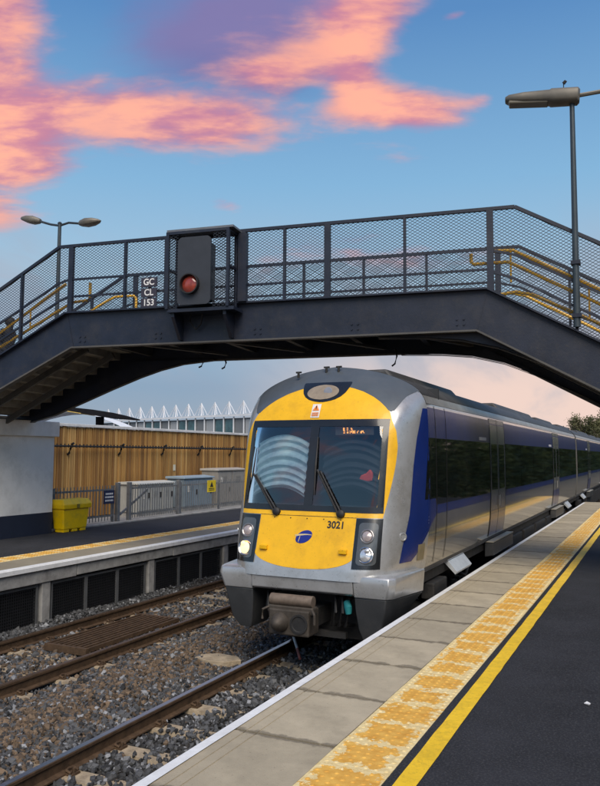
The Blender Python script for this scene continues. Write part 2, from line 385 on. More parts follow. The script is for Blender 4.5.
# red and white rod leaning by the coupler
t = thing('marker_rod', (-.55, 10.2, -.1), 'short red and white rod leaning on the near rail under the coupler', 'rod')
m = MB(); m.tube([(-.46,10.34,-.12),(-.60,10.55,-.045)], .022, 8); m.build('red_half', pm('faded red', (.45, .16, .13), .6), t)
m = MB(); m.tube([(-.60,10.55,-.045),(-.80,10.83,.06)], .022, 8); m.build('white_half', pm('rod white', (.7, .68, .66), .6), t)

# ------------------------------------------------------------------ near platform
near = thing('near_platform', (XP, 0, 0), kind='structure')
m = MB(); m.box(1.70, 14, -6, 34.6, -.42, .878); m.build('platform_body', concrete2, near)
m = MB(); m.box(1.62, 1.698, -6, 34.6, -.4, .80); m.build('platform_wall', pm('engineering brick', (.035, .033, .034), .85, 0, .4, 12, .4, 60), near)
def slab_mesh(w, l, t, mat, name, grooves=()):
    m = MB(); xs_ = [0]
    for gx in grooves: xs_ += [gx-.006, gx-.0045, gx+.0045, gx+.006]
    xs_.append(w)
    prof = [(0, 0)]+[(x, (-.006 if any(abs(x-gx) < .005 for gx in grooves) else 0)) for x in xs_[1:-1]]+[(w, 0), (w, -t), (0, -t)]
    m.prism(prof, lambda a,b_,y: (a, y, b_), 0, l); return m.mesh(name, mat)
SLW = 2.365-XP
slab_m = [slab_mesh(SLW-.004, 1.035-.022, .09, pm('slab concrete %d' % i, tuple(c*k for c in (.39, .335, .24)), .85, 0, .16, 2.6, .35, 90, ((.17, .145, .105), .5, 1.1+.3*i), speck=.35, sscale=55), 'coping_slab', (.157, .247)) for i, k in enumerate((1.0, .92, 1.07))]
def stain(mat, l_):
    nt = mat.node_tree; N = nt.nodes; L = nt.links; b_ = N['Principled BSDF']; src = b_.inputs['Base Color'].links[0].from_socket
    tc = N.new('ShaderNodeTexCoord'); oi = N.new('ShaderNodeObjectInfo'); sp = N.new('ShaderNodeSeparateXYZ'); L.new(tc.outputs['Object'], sp.inputs[0])
    def ma(op, a, b2):
        n = N.new('ShaderNodeMath'); n.operation = op
        for k, v in enumerate((a, b2)):
            if isinstance(v, (int, float)): n.inputs[k].default_value = v
            else: L.new(v, n.inputs[k])
        return n.outputs[0]
    va = N.new('ShaderNodeVectorMath'); va.operation = 'ADD'; L.new(tc.outputs['Object'], va.inputs[0]); cb = N.new('ShaderNodeCombineXYZ'); L.new(ma('MULTIPLY', oi.outputs['Random'], 50), cb.inputs[0]); L.new(cb.outputs[0], va.inputs[1])
    nz = N.new('ShaderNodeTexNoise'); L.new(va.outputs[0], nz.inputs[0]); nz.inputs['Scale'].default_value = 7; nz.inputs['Detail'].default_value = 7
    ed = ma('MINIMUM', sp.outputs[1], ma('SUBTRACT', l_, sp.outputs[1]))
    mr = N.new('ShaderNodeMapRange'); L.new(ma('SUBTRACT', ma('MULTIPLY', ma('SUBTRACT', nz.outputs[0], .38), .22), ed), mr.inputs[0]); mr.inputs[1].default_value = -.012; mr.inputs[2].default_value = .012; mr.inputs[4].default_value = .62
    mx = N.new('ShaderNodeMix'); mx.data_type = 'RGBA'; L.new(mr.outputs[0], mx.inputs[0]); L.new(src, mx.inputs[6]); mx.inputs[7].default_value = (.085, .07, .05, 1)
    hs = N.new('ShaderNodeHueSaturation'); L.new(mx.outputs[2], hs.inputs['Color']); L.new(ma('ADD', ma('MULTIPLY', oi.outputs['Random'], .22), .89), hs.inputs['Value']); L.new(hs.outputs[0], b_.inputs['Base Color'])
for q_ in slab_m: stain(q_.materials[0], 1.013)
y = 4.87-1.035*10; i = 0
while y < 34.3:
    o = link('coping_slab', slab_m[random.randrange(3)], near, loc=(XP, y+.011, .915+random.uniform(-.0025,.0025))); o.rotation_euler.y = random.uniform(-.002,.002)
    m_ = MB(); m_.box(XP+.0005, XP+.078, y+.004, y+1.035-.004, .912, .9195) ; m_.build('white_edge_line', white_paint, o) if False else None
    y += 1.035
m = MB(); yy = np.arange(-5.5, 34.4, .25)
m.grid([[(XP-.002, v, .845), (XP-.003, v, .9215), (XP+.076+random.uniform(-.0015,.0015), v, .9215)] for v in yy]); m.build('white_edge_line', white_paint, near)
# joint filler below the slabs
m = MB(); m.box(XP+.02, 2.362, -6, 34.4, .80, .9035); m.build('joint_mortar', pm('dark joint', (.045, .04, .033), .95, 0, .3, 9), near)
# blister tiles
def tile_material():
    m = bpy.data.materials.new('worn tactile paint'); m.use_nodes = True; nt = m.node_tree; N = nt.nodes; L = nt.links; b_ = N['Principled BSDF']; b_.inputs['Roughness'].default_value = .75
    tc = N.new('ShaderNodeTexCoord'); oi = N.new('ShaderNodeObjectInfo')
    sp = N.new('ShaderNodeSeparateXYZ'); L.new(tc.outputs['Object'], sp.inputs[0])
    def ma(op, a, b2):
        n = N.new('ShaderNodeMath'); n.operation = op
        for k, v in enumerate((a, b2)):
            if isinstance(v, (int, float)): n.inputs[k].default_value = v
            else: L.new(v, n.inputs[k])
        return n.outputs[0]
    ex = ma('MINIMUM', sp.outputs[0], ma('SUBTRACT', .47, sp.outputs[0])); ey = ma('MINIMUM', sp.outputs[1], ma('SUBTRACT', .444, sp.outputs[1]))
    ed = ma('MINIMUM', ma('MULTIPLY', ex, 1.0), ma('MULTIPLY', ey, 1.25))
    ad = N.new('ShaderNodeVectorMath'); ad.operation = 'ADD'; L.new(tc.outputs['Object'], ad.inputs[0])
    cb = N.new('ShaderNodeCombineXYZ'); L.new(ma('MULTIPLY', oi.outputs['Random'], 37), cb.inputs[0]); L.new(ma('MULTIPLY', oi.outputs['Random'], 91), cb.inputs[1]); L.new(cb.outputs[0], ad.inputs[1])
    def nz(s, d=8, r=.65):
        n = N.new('ShaderNodeTexNoise'); L.new(ad.outputs[0], n.inputs[0]); n.inputs['Scale'].default_value = s; n.inputs['Detail'].default_value = d; n.inputs['Roughness'].default_value = r; return n.outputs[0]
    worn = ma('ADD', ma('ADD', ma('MULTIPLY', ed, 3.6), ma('MULTIPLY', ma('SUBTRACT', oi.outputs['Random'], .5), .22)), ma('MULTIPLY', ma('SUBTRACT', nz(9), .5), 2.1))
    mr = N.new('ShaderNodeMapRange'); L.new(worn, mr.inputs[0]); mr.inputs[1].default_value = .19; mr.inputs[2].default_value = .23
    cr = N.new('ShaderNodeValToRGB'); L.new(nz(11), cr.inputs[0]); cr.color_ramp.elements[0].position = .35; cr.color_ramp.elements[0].color = (.58, .29, .04, 1); cr.color_ramp.elements[1].position = .66; cr.color_ramp.elements[1].color = (.78, .46, .09, 1)
    cp = N.new('ShaderNodeValToRGB'); L.new(nz(22), cp.inputs[0]); cp.color_ramp.elements[0].position = .3; cp.color_ramp.elements[0].color = (.60, .44, .18, 1); cp.color_ramp.elements[1].position = .7; cp.color_ramp.elements[1].color = (.86, .72, .40, 1)
    mx = N.new('ShaderNodeMix'); mx.data_type = 'RGBA'; L.new(mr.outputs[0], mx.inputs[0]); L.new(cp.outputs[0], mx.inputs[6]); L.new(cr.outputs[0], mx.inputs[7])
    # far along the platform the paint is fresher: per-tile variation
    L.new(mx.outputs[2], b_.inputs['Base Color'])
    bp = N.new('ShaderNodeBump'); bp.inputs['Strength'].default_value = .4; bp.inputs['Distance'].default_value = .004; L.new(nz(60), bp.inputs['Height']); L.new(bp.outputs[0], b_.inputs['Normal'])
    return m
TILE = tile_material()
def tile_mesh():
    m = MB(); m.box(0, .47, 0, .444, -.06, 0)
    for i in range(7):
        for j in range(6):
            cx, cy = .035+i*.0667, .037+j*.074; n = 8
            r1 = [(cx+.017*math.cos(k*2*math.pi/n), cy+.017*math.sin(k*2*math.pi/n), 0) for k in range(n)]
            r2_ = [(cx+.011*math.cos(k*2*math.pi/n), cy+.011*math.sin(k*2*math.pi/n), .0055) for k in range(n)]
            m.add(r1+r2_, [(k, (k+1)%n, n+(k+1)%n, n+k) for k in range(n)]+[tuple(range(n, 2*n))])
    return m.mesh('tactile_tile', TILE)
TM = tile_mesh()
def tiles(parent, x, y0, y1, flip=False):
    y = y0
    while y < y1:
        link('tactile_tile', TM, parent, loc=(x, y, .916+random.uniform(-.002,.002))); y += .45
tiles(near, 2.368, 4.15-.45*18, 34.2)
m = MB(); m.box(2.365, 2.842, -6, 34.4, .80, .906); m.build('tile_mortar', MATS['dark joint'], near)
m = MB(); ya = np.linspace(-6, 34.5, 120); xa = np.linspace(2.842, 14, 14)
m.grid([[(x, v, .916+.004*math.sin(x*1.3+v*.7)) for x in xa] for v in ya]); m.build('asphalt_surface', asphalt, near, smooth=True)
m = MB(); m.grid([[(2.905+random.uniform(-.003,.003), v, .925), (3.035+random.uniform(-.003,.003), v, .925)] for v in np.arange(-5.8, 34.2, .2)]); m.build('yellow_line', yellow_paint, near)
m = MB(); m.prism([(34.6,.9),(44,.1),(44,-.42),(34.6,-.42)], lambda a,b_,t: (t,a,b_), 1.64, 8); m.build('end_ramp', asphalt, near)
m = MB(); m.add([(3.80,6.55,.925),(3.84,6.53,.927),(3.85,6.57,.925),(3.82,6.59,.932)], [(0,1,2,3)]); m.add([(3.80,6.55,.921),(3.84,6.53,.921),(3.85,6.57,.921),(3.82,6.59,.921)], [(3,2,1,0)])
tag(m.build('paper_scrap', pm('paper', (.8, .8, .8), .8)), 'tiny white scrap of paper on the dark asphalt platform', 'litter')

# ------------------------------------------------------------------ far platform
far = thing('far_platform', (FE, 0, 0), kind='structure')
m = MB(); m.box(-9.6, FE-.5, -2, 60, -.42, .879); m.build('platform_body', concrete2, far)
y = 5.0
while y < 40:                                            # fascia beams
    m = MB(); m.box(FE-.30, FE-.035, y+.012, y+3.1-.012, .60+random.uniform(-.01,.01), .832); m.build('fascia_beam', concrete2, far, bevel=.012); y += 3.1
y = 5.0
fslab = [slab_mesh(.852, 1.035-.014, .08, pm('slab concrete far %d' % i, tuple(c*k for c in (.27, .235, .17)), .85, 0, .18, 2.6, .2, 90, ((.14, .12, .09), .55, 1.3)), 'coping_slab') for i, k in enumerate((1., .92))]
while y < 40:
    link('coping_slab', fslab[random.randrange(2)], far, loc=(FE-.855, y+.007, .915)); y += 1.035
m = MB(); yy = np.arange(4.5, 41, .5)
m.grid([[(FE+.012, v, .828), (FE+.012, v, .900), (FE-.01, v, .921), (FE-.115, v, .9215)] for v in yy]); m.build('white_edge_line', white_paint, far, smooth=True)
m = MB(); m.box(FE-.858, FE-.12, 4.5, 41, .82, .905); m.build('joint_mortar', MATS['dark joint'], far)
tiles(far, FE-1.335, 5.0, 40); m = MB(); m.box(FE-1.34, FE-.859, 4.5, 41, .82, .907); m.build('tile_mortar', MATS['dark joint'], far)
m = MB(); m.grid([[(x, v, .916) for x in np.linspace(-9.25, FE-1.341, 6)] for v in np.linspace(-2, 60, 60)]); m.build('asphalt_surface', asphalt, far)
m = MB(); m.box(-9.55, -9.25, -2, 60, .80, .955); m.build('back_kerb', concrete2, far, bevel=.01)
wiremesh_m = pm('black wire mesh', (.012, .013, .016), .6, 0, .3, 8)
framegrey = pm('frame grey', (.13, .135, .14), .55, .3, .2, 6)
def mesh_lines(mb, quad, pitch, dirs, w, t, org, ex, ez):
    """flat strands clipped to a convex quad given in (s,z); org/ex/ez place it, t = thickness across"""
    ex = Vector(ex); ez = Vector(ez); nn = ex.cross(ez); org = Vector(org)
    cx = sum(q[0] for q in quad)/4; cz = sum(q[1] for q in quad)/4
    for ang in dirs:
        d = (math.cos(ang), math.sin(ang)); n = (-d[1], d[0])
        offs = [q[0]*n[0]+q[1]*n[1] for q in quad]; k0 = math.floor(min(offs)/pitch); k1 = math.ceil(max(offs)/pitch)
        for k in range(k0, k1+1):
            c = k*pitch; p0 = (n[0]*c, n[1]*c); t0, t1 = -1e9, 1e9; ok = True
            for i in range(4):
                a = quad[i]; b_ = quad[(i+1) % 4]; en = (-(b_[1]-a[1]), b_[0]-a[0])
                if (cx-a[0])*en[0]+(cz-a[1])*en[1] < 0: en = (-en[0], -en[1])
                dn = d[0]*en[0]+d[1]*en[1]; v0 = (p0[0]-a[0])*en[0]+(p0[1]-a[1])*en[1]
                if abs(dn) < 1e-9:
                    if v0 < 0: ok = False
                else:
                    tt = -v0/dn
                    if dn > 0: t0 = max(t0, tt)
                    else: t1 = min(t1, tt)
            if not ok or t1-t0 < .02: continue
            A = org+ex*(p0[0]+d[0]*t0)+ez*(p0[1]+d[1]*t0); B = org+ex*(p0[0]+d[0]*t1)+ez*(p0[1]+d[1]*t1)
            mb.beam(A, B, t, w, upv=tuple(ex*n[0]+ez*n[1]))
yk = 10.45-3.1*2; k = 0
while yk < 36:
    m = MB(); m.box(FE-.26, FE-.06, yk-.10, yk+.10, -.3, .598); m.build('concrete_post', concrete2, far, bevel=.012)
    ya, yb = yk+.16, yk+3.1-.16; n = 3
    for j in range(n):
        a = ya+(yb-ya)*j/n; b_ = ya+(yb-ya)*(j+1)/n
        m = MB(); X = FE-.12
        for v in (a+.02, b_-.02): m.box(X-.02, X+.02, v-.02, v+.02, -.18, .57)
        for z in (-.13, .545): m.box(X-.018, X+.018, a+.041, b_-.041, z-.022, z+.022)
        fr = m.build('panel_frame', framegrey, far)
        m = MB(); mesh_lines(m, [(a+.03, -.12), (b_-.03, -.12), (b_-.03, .54), (a+.03, .54)], .05, (0, math.pi/2), .012, .01, (X, 0, 0), (0, 1, 0), (0, 0, 1)); m.build('wire_mesh', wiremesh_m, fr)
    yk += 3.1; k += 1
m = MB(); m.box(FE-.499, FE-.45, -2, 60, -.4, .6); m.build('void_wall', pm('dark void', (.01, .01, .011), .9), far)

# yard behind the far platform
g = MB(); g.box(-60, -9.551, -2, 60, -.41, .90); struct(g.build('yard', pm('yard gravel', (.24, .235, .23), .95, 0, .35, 25, .6, 60)))

# ------------------------------------------------------------------ train
def build_train():
    P = [(1.345,1.22),(1.415,1.55),(1.435,2.0),(1.435,2.3),(1.43,3.0),(1.42,3.5),(1.40,3.66),(1.32,3.80),(1.10,3.95),(.75,4.08),(.38,4.16),(0,4.19)]
    ZT = 4.19; Pz = np.array([q[1] for q in P]); Px = np.array([q[0] for q in P])
    # smooth the section
    tt = np.linspace(0, len(P)-1, 81); Pxs = np.interp(tt, range(len(P)), Px); Pzs = np.interp(tt, range(len(P)), Pz)
    for _ in range(40):
        Pxs[1:-1] = (Pxs[:-2]+2*Pxs[1:-1]+Pxs[2:])/4; Pzs[1:-1] = (Pzs[:-2]+2*Pzs[1:-1]+Pzs[2:])/4
    def hw(z): return float(np.interp(z, Pzs, Pxs))
    YS = 10.6; EXN = 8
    def yl(z): return float(np.interp(z, [1.0,1.2,1.36,2.1,3.35,3.63,3.9,4.19], [9.31,9.33,9.36,9.6,9.88,9.98,10.08,10.2]))
    def rho(x, z):
        x = abs(x); c = 2.0
        if z <= 2.6: return x/hw(z)
        lo, hi = .01, 3.
        for _ in range(36):
            q = (lo+hi)/2; zz = c+(z-c)/q; ins = zz < ZT and x/q < hw(zz)
            if ins: hi = q
            else: lo = q
        return hi
    def YF(x, z): return yl(z)+(YS-yl(z))*min(rho(x, z), 1)**EXN
    def sx(y, z):
        h_ = hw(z)
        if y >= YS: return h_
        lo, hi = 0., h_                         # invert YF
        for _ in range(30):
            q = (lo+hi)/2
            if YF(q, z) < y: lo = q
            else: hi = q
        return lo
    root = thing('diesel_train', (0, 9.4, 0), 'yellow fronted silver and blue diesel train numbered 3021 standing at the platform', 'train')
    silver = pm('train silver', (.50, .51, .52), .30, .55, .10, 2, dirt=((.26, .25, .22), .55, 3.), coat=.25, speck=.4, sscale=45, rvar=.12)
    silver_side = pm('train lower silver', (.40, .395, .385), .10, .7, .10, 1.2, dirt=((.20, .19, .17), .45, 2.), coat=.5)
    yel = pm('cab yellow', (.86, .47, .004), .38, 0, .06, 5, dirt=((.52, .27, .015), .5, 3.), coat=.2, speck=.32, sscale=46, rvar=.1)
    blue = pm('train blue', (.008, .024, .15), .25, .0, .12, 2, coat=.3)
    blue_up = pm('train dark blue', (.022, .036, .15), .32, .1, .15, 2, dirt=((.05, .055, .09), .5, 3), coat=.15, streak=True)
    dkroof = pm('cab dome grey', (.085, .10, .115), .38, .1, .12, 3, dirt=((.13, .13, .13), .35, 4), coat=.2)
    roof_m = pm('roof dark', (.045, .045, .047), .6, 0, .25, 2, dirt=((.10, .095, .09), .6, 2))
    cant = pm('cant rail silver', (.38, .37, .35), .4, .5, .15, 3, dirt=((.18, .165, .14), .6, 2.5), streak=False)
    blk = pm('gloss black surround', (.013, .014, .016), .22, 0, .2, 5, coat=.4)
    matt = pm('underframe black', (.016, .016, .017), .75, 0, .4, 6, .3, 30, ((.05, .043, .035), .6, 5))
    under = pm('skirt charcoal', (.045, .048, .052), .45, .1, .2, 3, dirt=((.09, .08, .07), .45, 3))
    greym = pm('coupler steel', (.075, .063, .052), .65, .4, .3, 8, .3, 40, ((.05, .04, .03), .6, 6))
    sideglass = pm('side window glass', (.006, .007, .008), .035, 0, .1, 3, spec=.9)
    grey_door = pm('door grey', (.30, .31, .33), .25, .5, .1, 3, coat=.4)

    # --- nose shell (open where the windscreens are)
    m = MB(); nz, nx = 130, 120
    zs = [1.22+(ZT-1.22)*math.sin(i/(nz-1)*math.pi/2) for i in range(nz)]
    rows = []
    for z in zs:
        h_ = hw(z) if z < ZT else .001
        rows.append([(h_*math.sin((k/(nx-1)*2-1)*math.pi/2), 0, z) for k in range(nx)])
    rows = [[(x, YF(x, z), z) for x, _, z in r_] for r_ in rows]
    m.grid(rows)
    m.f = [f for f in m.f if not (abs(sum(m.v[i][0] for i in f)/4) < 1.0 and 2.16 < sum(m.v[i][2] for i in f)/4 < 3.31)]
    nose = m.build('nose', silver, root, smooth=True)
    # --- car bodies
    def section(y): return [(x, y, z) for x, z in zip(Pxs, Pzs)]+[(-x, y, z) for x, z in zip(Pxs[::-1][1:], Pzs[::-1][1:])]
    cars = [(10.6, 32.45), (32.95, 56.2), (56.7, 80)]
    for i, (a, b_) in enumerate(cars):
        m = MB(); m.grid([section(a), section((a+b_)/2), section(b_)])
        if i: n = len(section(0)); m.add(section(a), [tuple(range(n))])
        n = len(section(0)); m.add(section(b_), [tuple(range(n))])
        m.build('car_body', silver_side, root, smooth=True)
        m = MB(); m.box(-1.30, 1.30, a, b_, 1.05, 1.219); m.build('floor_edge', matt, root)
        if i: m = MB(); m.box(-1.15, 1.15, cars[i-1][1]+.001, a-.001, .95, 3.7); m.build('gangway', matt, root)
        # dark roof skin
        m = MB(); rows = []
        for y in (a-(.02 if i else 0), b_):
            row = []
            for s_ in range(-20, 21):
                x = 1.375*math.sin(s_/20*math.pi/2); z = float(np.interp(abs(x), Pxs[::-1], Pzs[::-1]))
                row.append((x, y, z+.012))
            rows.append(row)
        m.grid(rows); rf = m.build('roof', roof_m, root, smooth=True)
        for (p0, p1, w_, h_) in ((a+.5, a+4.6, .85, .03), (a+9, a+15, .85, .05), (b_-5, b_-1, .8, .05)):
            m = MB(); m.prism([(-w_, 3.95), (w_, 3.95), (w_-.22, 4.17+h_), (-w_+.22, 4.17+h_)], lambda q, z, t: (q, t, z), p0, p1); m.build('roof_fairing', roof_m, rf, bevel=.04)
    # --- panels wrapped on the side: z rows, y from fa(z) to fb(z)
    def panel(name, mat, fa, fb, z0, z1, off, side, parent=root, ny=10, nz_=6, smooth=True, solid=True):
        mm = MB(); rr = []
        for i in range(nz_+1):
            z = z0+(z1-z0)*i/nz_; a, b_ = (fa(z) if callable(fa) else fa), (fb(z) if callable(fb) else fb)
            rr.append([(side*(sx(a+(b_-a)*k/ny, z)+off), a+(b_-a)*k/ny, z) for k in range(ny+1)])
        mm.grid(rr); return mm.build(name, mat, parent, smooth=smooth)
    for side in (1, -1):
        for ci, (a, b_) in enumerate(cars):
            ys0 = 10.98 if ci == 0 else a+.05
            panel('upper_band', blue_up, 10.62 if ci == 0 else ys0, b_-.05, 3.125, 3.565, .003, side, ny=2)
            panel('cant_rail', cant, (lambda z: 10.6) if ci == 0 else ys0, b_-.02, 3.62, 3.74, .006, side, ny=2)
            panel('waist_band', blue, (lambda z: 11.0) if ci == 0 else ys0, b_-.05, 2.02, 2.15, .003, side, ny=2)
            # doors and windows
            doors = [a+4.42, a+14.35] if ci == 0 else [a+5.2, a+16.2]
            for d0 in doors:
                dw = 1.55
                dr = panel('door', grey_door, d0, d0+dw, 1.30, 3.60, .007, side, ny=2, nz_=10)
                for q in (0, 1):
                    panel('door_window', sideglass, d0+.10+q*dw/2, d0+dw/2-.10+q*dw/2, 2.2, 3.1, .011, side, dr, ny=2)
                    panel('grab_handle', pm('handle pale', (.6, .58, .5), .4), d0+dw/2-.10+q*.14, d0+dw/2-.04+q*.14, 1.86, 2.08, .03, side, dr, ny=1)
                for q in (0, dw/2, dw): panel('door_seal', black_m, d0+q-.012, d0+q+.012, 1.30, 3.60, .012, side, dr, ny=1, nz_=10)
                panel('door_lower', blue, d0+.02, d0+dw-.02, 1.32, 1.80, .010, side, dr, ny=2)
                m = MB()                                    # step box under each door
                x0 = side*1.33; x1 = side*1.505; m.prism([(x0, 1.21), (x1, 1.20), (x1, .97), (x0, .93)], lambda q, z, t: (q, t, z), d0-.15, d0+dw+.45)
                st = m.build('door_step', under, root, bevel=.012)
                m = MB(); m.box(min(x0, x1+side*.004), max(x0, x1+side*.004), d0-.17, d0+dw+.47, 1.214, 1.232); m.build('step_plate', pm('step plate', (.42, .39, .32), .5, .4), st)
            # window panes fill the runs between doors
            runs = []; cur = ys0
            for d0 in doors: runs.append((cur, d0-.05)); cur = d0+1.60
            runs.append((cur, b_-.15))
            for (p0, p1) in runs:
                n = max(1, round((p1-p0)/1.95)); w_ = (p1-p0)/n
                for k in range(n): panel('window', sideglass, p0+k*w_+.012, p0+(k+1)*w_-.012, 2.155, 3.12, .005, side, ny=1)
            # white lettering strips above the windows (too far to read)
            for d0 in doors:
                panel('lettering', pm('livery white', (.62, .62, .66), .5), d0-1.0, d0-.35, 3.155, 3.215, .006, side, ny=1); 
        # cab side: dark door frame, blue sweep over the corner
        za = [1.42,1.65,2.07,2.73,3.1,3.44,3.55]; yaf = [9.84,9.90,10.07,10.20,10.30,10.44,10.50]
        fa = lambda z: float(np.interp(z, za, yaf))
        zb = [1.42,1.52,1.65,1.87,2.01,2.1,3.1,3.55]; yb = [10.12,10.28,10.42,10.68,10.98,10.99,10.66,10.62]
        fb = lambda z: float(np.interp(z, zb, yb))
        panel('corner_sweep', blue, fa, fb, 1.43, 3.54, .004, side, ny=14, nz_=50)
        panel('cab_side_window', sideglass, lambda z: float(np.interp(z, [2.25, 3.1], [10.46, 10.60])), lambda z: 10.97, 2.25, 3.12, .006, side, ny=6, nz_=8)
        for q in (10.99, 11.6): panel('cab_door_seal', black_m, q-.012, q+.012, 1.32, 3.6, .0075, side, ny=1, nz_=10)
        panel('data_plate', pm('brass plate', (.28, .24, .15), .5, .3), 10.29, 10.50, 1.42, 1.64, .006, side, ny=3)
        # lifting eye cover
        m = MB(); lathe(m, (side*1.262, 9.9, 1.78), (side*.75, -.66, 0), [(.055, .0), (.055, .012), (.043, .014), (.04, .004), (0, .004)], 16); m.build('lifting_eye', silver, root, smooth=True)
        # bogies, boxes and pipes under the floor
        for (a, b_) in cars:
            for yb_ in (a+2.3 if a > 11 else 12.2, b_-3.6):
                bg_ = MB()
                bg_.prism([(yb_-1.5, .55), (yb_-1.1, .72), (yb_-.3, .5), (yb_+.3, .5), (yb_+1.1, .72), (yb_+1.5, .55), (yb_+1.4, .38), (yb_-1.4, .38)], lambda q, z, t: (t, q, z), side*1.0, side*1.18)
                bo = bg_.build('bogie_frame', matt, root, bevel=.02)
                for q in (-1, 1):
                    w_ = MB(); lathe(w_, (side*.76, yb_+q*1.15, .42), (side, 0, 0), [(0, -.03), (.42, -.03), (.45, 0), (.42, .13), (.36, .14), (.30, .10), (.12, .11), (.1, .16), (0, .16)], 28); w_.build('wheel', rust, bo, smooth=True)
                    w_ = MB(); w_.tube([(side*1.08, yb_+q*.55, .62), (side*1.08, yb_+q*.55, 1.0)], .12, 12); w_.build('air_spring', black_m, bo)
                w_ = MB(); w_.prism([(0, 1.27), (.175, 1.06), (.15, 1.02), (-.03, 1.2)], lambda q, z, t: (side*(1.33+q), t, z), yb_-.3, yb_+.75); w_.build('sloping_cover', pm('cover grey', (.50, .53, .56), .4, .3), bo)
                w_ = MB(); w_.box(min(side*1.2, side*1.40), max(side*1.2, side*1.40), yb_-1.25, yb_-.5, .78, 1.02); w_.build('sand_box', matt, bo, bevel=.02)
                w_ = MB(); w_.tube([(side*1.25, yb_+.6, .95), (side*1.4, yb_+.72, .86), (side*1.4, yb_+.9, .98), (side*1.2, yb_+1.0, .9)], .03, 8); w_.build('hose', black_m, bo)
            y0 = a+5
            while y0 < b_-6:
                l_ = random.uniform(1.3, 2.2); m = MB(); m.box(min(side*.7, side*1.36), max(side*.7, side*1.36), y0, y0+l_, .42, 1.049); m.build('equipment_box', matt, root, bevel=.03); y0 += l_+.3
    m = MB()
    for (a, b_) in cars: m.box(-.69, .69, a+.3, b_-.2, .5, 1.04)
    m.build('underframe', matt, root)

    # --- front panels: z rows with half widths laid on the nose surface
    def front(name, mat, rowsf, z0, z1, off, parent=root, nz_=30, nx_=24, smooth=True):
        mm = MB(); rr = []
        for i in range(nz_+1):
            z = z0+(z1-z0)*i/nz_; a, b_ = rowsf(z)
            rr.append([(a+(b_-a)*k/nx_, YF(a+(b_-a)*k/nx_, z)-off, z) for k in range(nx_+1)])
        mm.grid(rr); return mm.build(name, mat, parent, smooth=smooth)
    def sym(zs_, ws_): return lambda z: (-float(np.interp(z, zs_, ws_)), float(np.interp(z, zs_, ws_)))
    zarc = [1.33+.01*i for i in range(22)]
    # lower yellow with rounded chin, upper yellow bulging round the screens
    chin = [.74*min(1, math.sqrt(max(0, 1-((1.545-z)/.205)**2))) if z < 1.545 else .72 for z in np.linspace(1.34, 2.03, 120)]
    front('yellow_chin', yel, sym(np.linspace(1.34, 2.03, 120), chin), 1.341, 2.03, .004, nz_=60)
    def arch(z):
        if z < 2.03: return .72
        if z < 2.2: return 1.06+(z-2.03)/.17*.03
        if z < 3.0: return 1.09+.085*math.sin((z-2.2)/.8*math.pi/2)
        return float(np.interp(z, [3.0,3.2,3.46,3.55,3.62,3.70,3.78,3.84,3.88,3.905], [1.175,1.15,1.045,.98,.905,.79,.64,.47,.31,.06]))
    front('yellow_mask', yel, lambda z: (-arch(z), arch(z)), 2.032, 3.905, .006, nz_=110, nx_=40)
    m = nose  # cut the mask where the screens are
    ym = [o for o in col.objects if o.name == 'yellow_mask'][0]
    bm = bmesh.new(); bm.from_mesh(ym.data)
    bmesh.ops.delete(bm, geom=[f for f in bm.faces if abs(f.calc_center_median().x) < 1.0 and 2.17 < f.calc_center_median().z < 3.30], context='FACES'); bm.to_mesh(ym.data); bm.free()
    # dark dome above the arc, wrapping on to the roof
    def dome_lo(x): return 0
    mm = MB(); rr = []
    for i in range(41):
        t_ = i/40; row = []
        for k in range(61):
            x = 1.30*math.sin((k/60*2-1)*math.pi/2)
            zl = float(np.interp(abs(x), [0,.25,.42,.60,.76,.88,.96,1.03,1.10,1.18,1.30], [3.90,3.875,3.835,3.775,3.695,3.615,3.545,3.47,3.50,3.70,3.81]))
            zt = float(np.interp(abs(x), Pxs[::-1], Pzs[::-1]))
            zl = min(zl, zt-.01); z = zl+(zt-zl)*math.sin(t_*math.pi/2)
            row.append((x*(1+.0), YF(x, z)-.005*(1-t_), z+.008*t_+.002))
        rr.append(row)
    mm.grid(rr); mm.build('cab_dome', dkroof, root, smooth=True)
    # windscreen surround: frame strips + mullion, then panes
    sur = front('windscreen_surround', blk, lambda z: (-1.065, 1.065), 2.095, 2.175, .012, nz_=3)
    for z0, z1 in ((3.27, 3.37),): front('surround_top', blk, lambda z: (-1.065, 1.065), z0, z1, .012, sur, nz_=3)
    front('surround_side', blk, lambda z: (-1.065, -.985), 2.175, 3.27, .012, sur, nx_=6); front('surround_side', blk, lambda z: (.985, 1.065), 2.175, 3.27, .012, sur, nx_=6)
    front('mullion', blk, lambda z: (-.075, .055), 2.175, 3.27, .014, sur, nx_=4)
    wg = clear_glass('windscreen glass', (.62, .64, .67), .95)
    front('windscreen', wg, lambda z: (-.986, -.074), 2.172, 3.272, .006, nz_=10); front('windscreen', wg, lambda z: (.054, .986), 2.172, 3.272, .006, nz_=10)
    # cab interior
    ci = pm('cab interior', (.035, .038, .042), .8)
    m = MB(); m.box(-1.1, 1.1, 10.15, 11.44, 1.9, 2.12); m.box(-1.35, 1.35, 11.45, 11.5, 1.9, 3.9); m.box(-1.1, 1.1, 10.3, 11.44, 3.42, 3.46)
    for s_ in (-1, 1): m.box(s_*1.18-.01, s_*1.18+.01, 10.45, 11.44, 1.9, 3.4)
    m.build('cab_interior', ci, root)
    m = MB(); m.box(-.95, .95, 9.82, 10.1, 2.02, 2.165); m.build('dashboard', ci, root, bevel=.03)
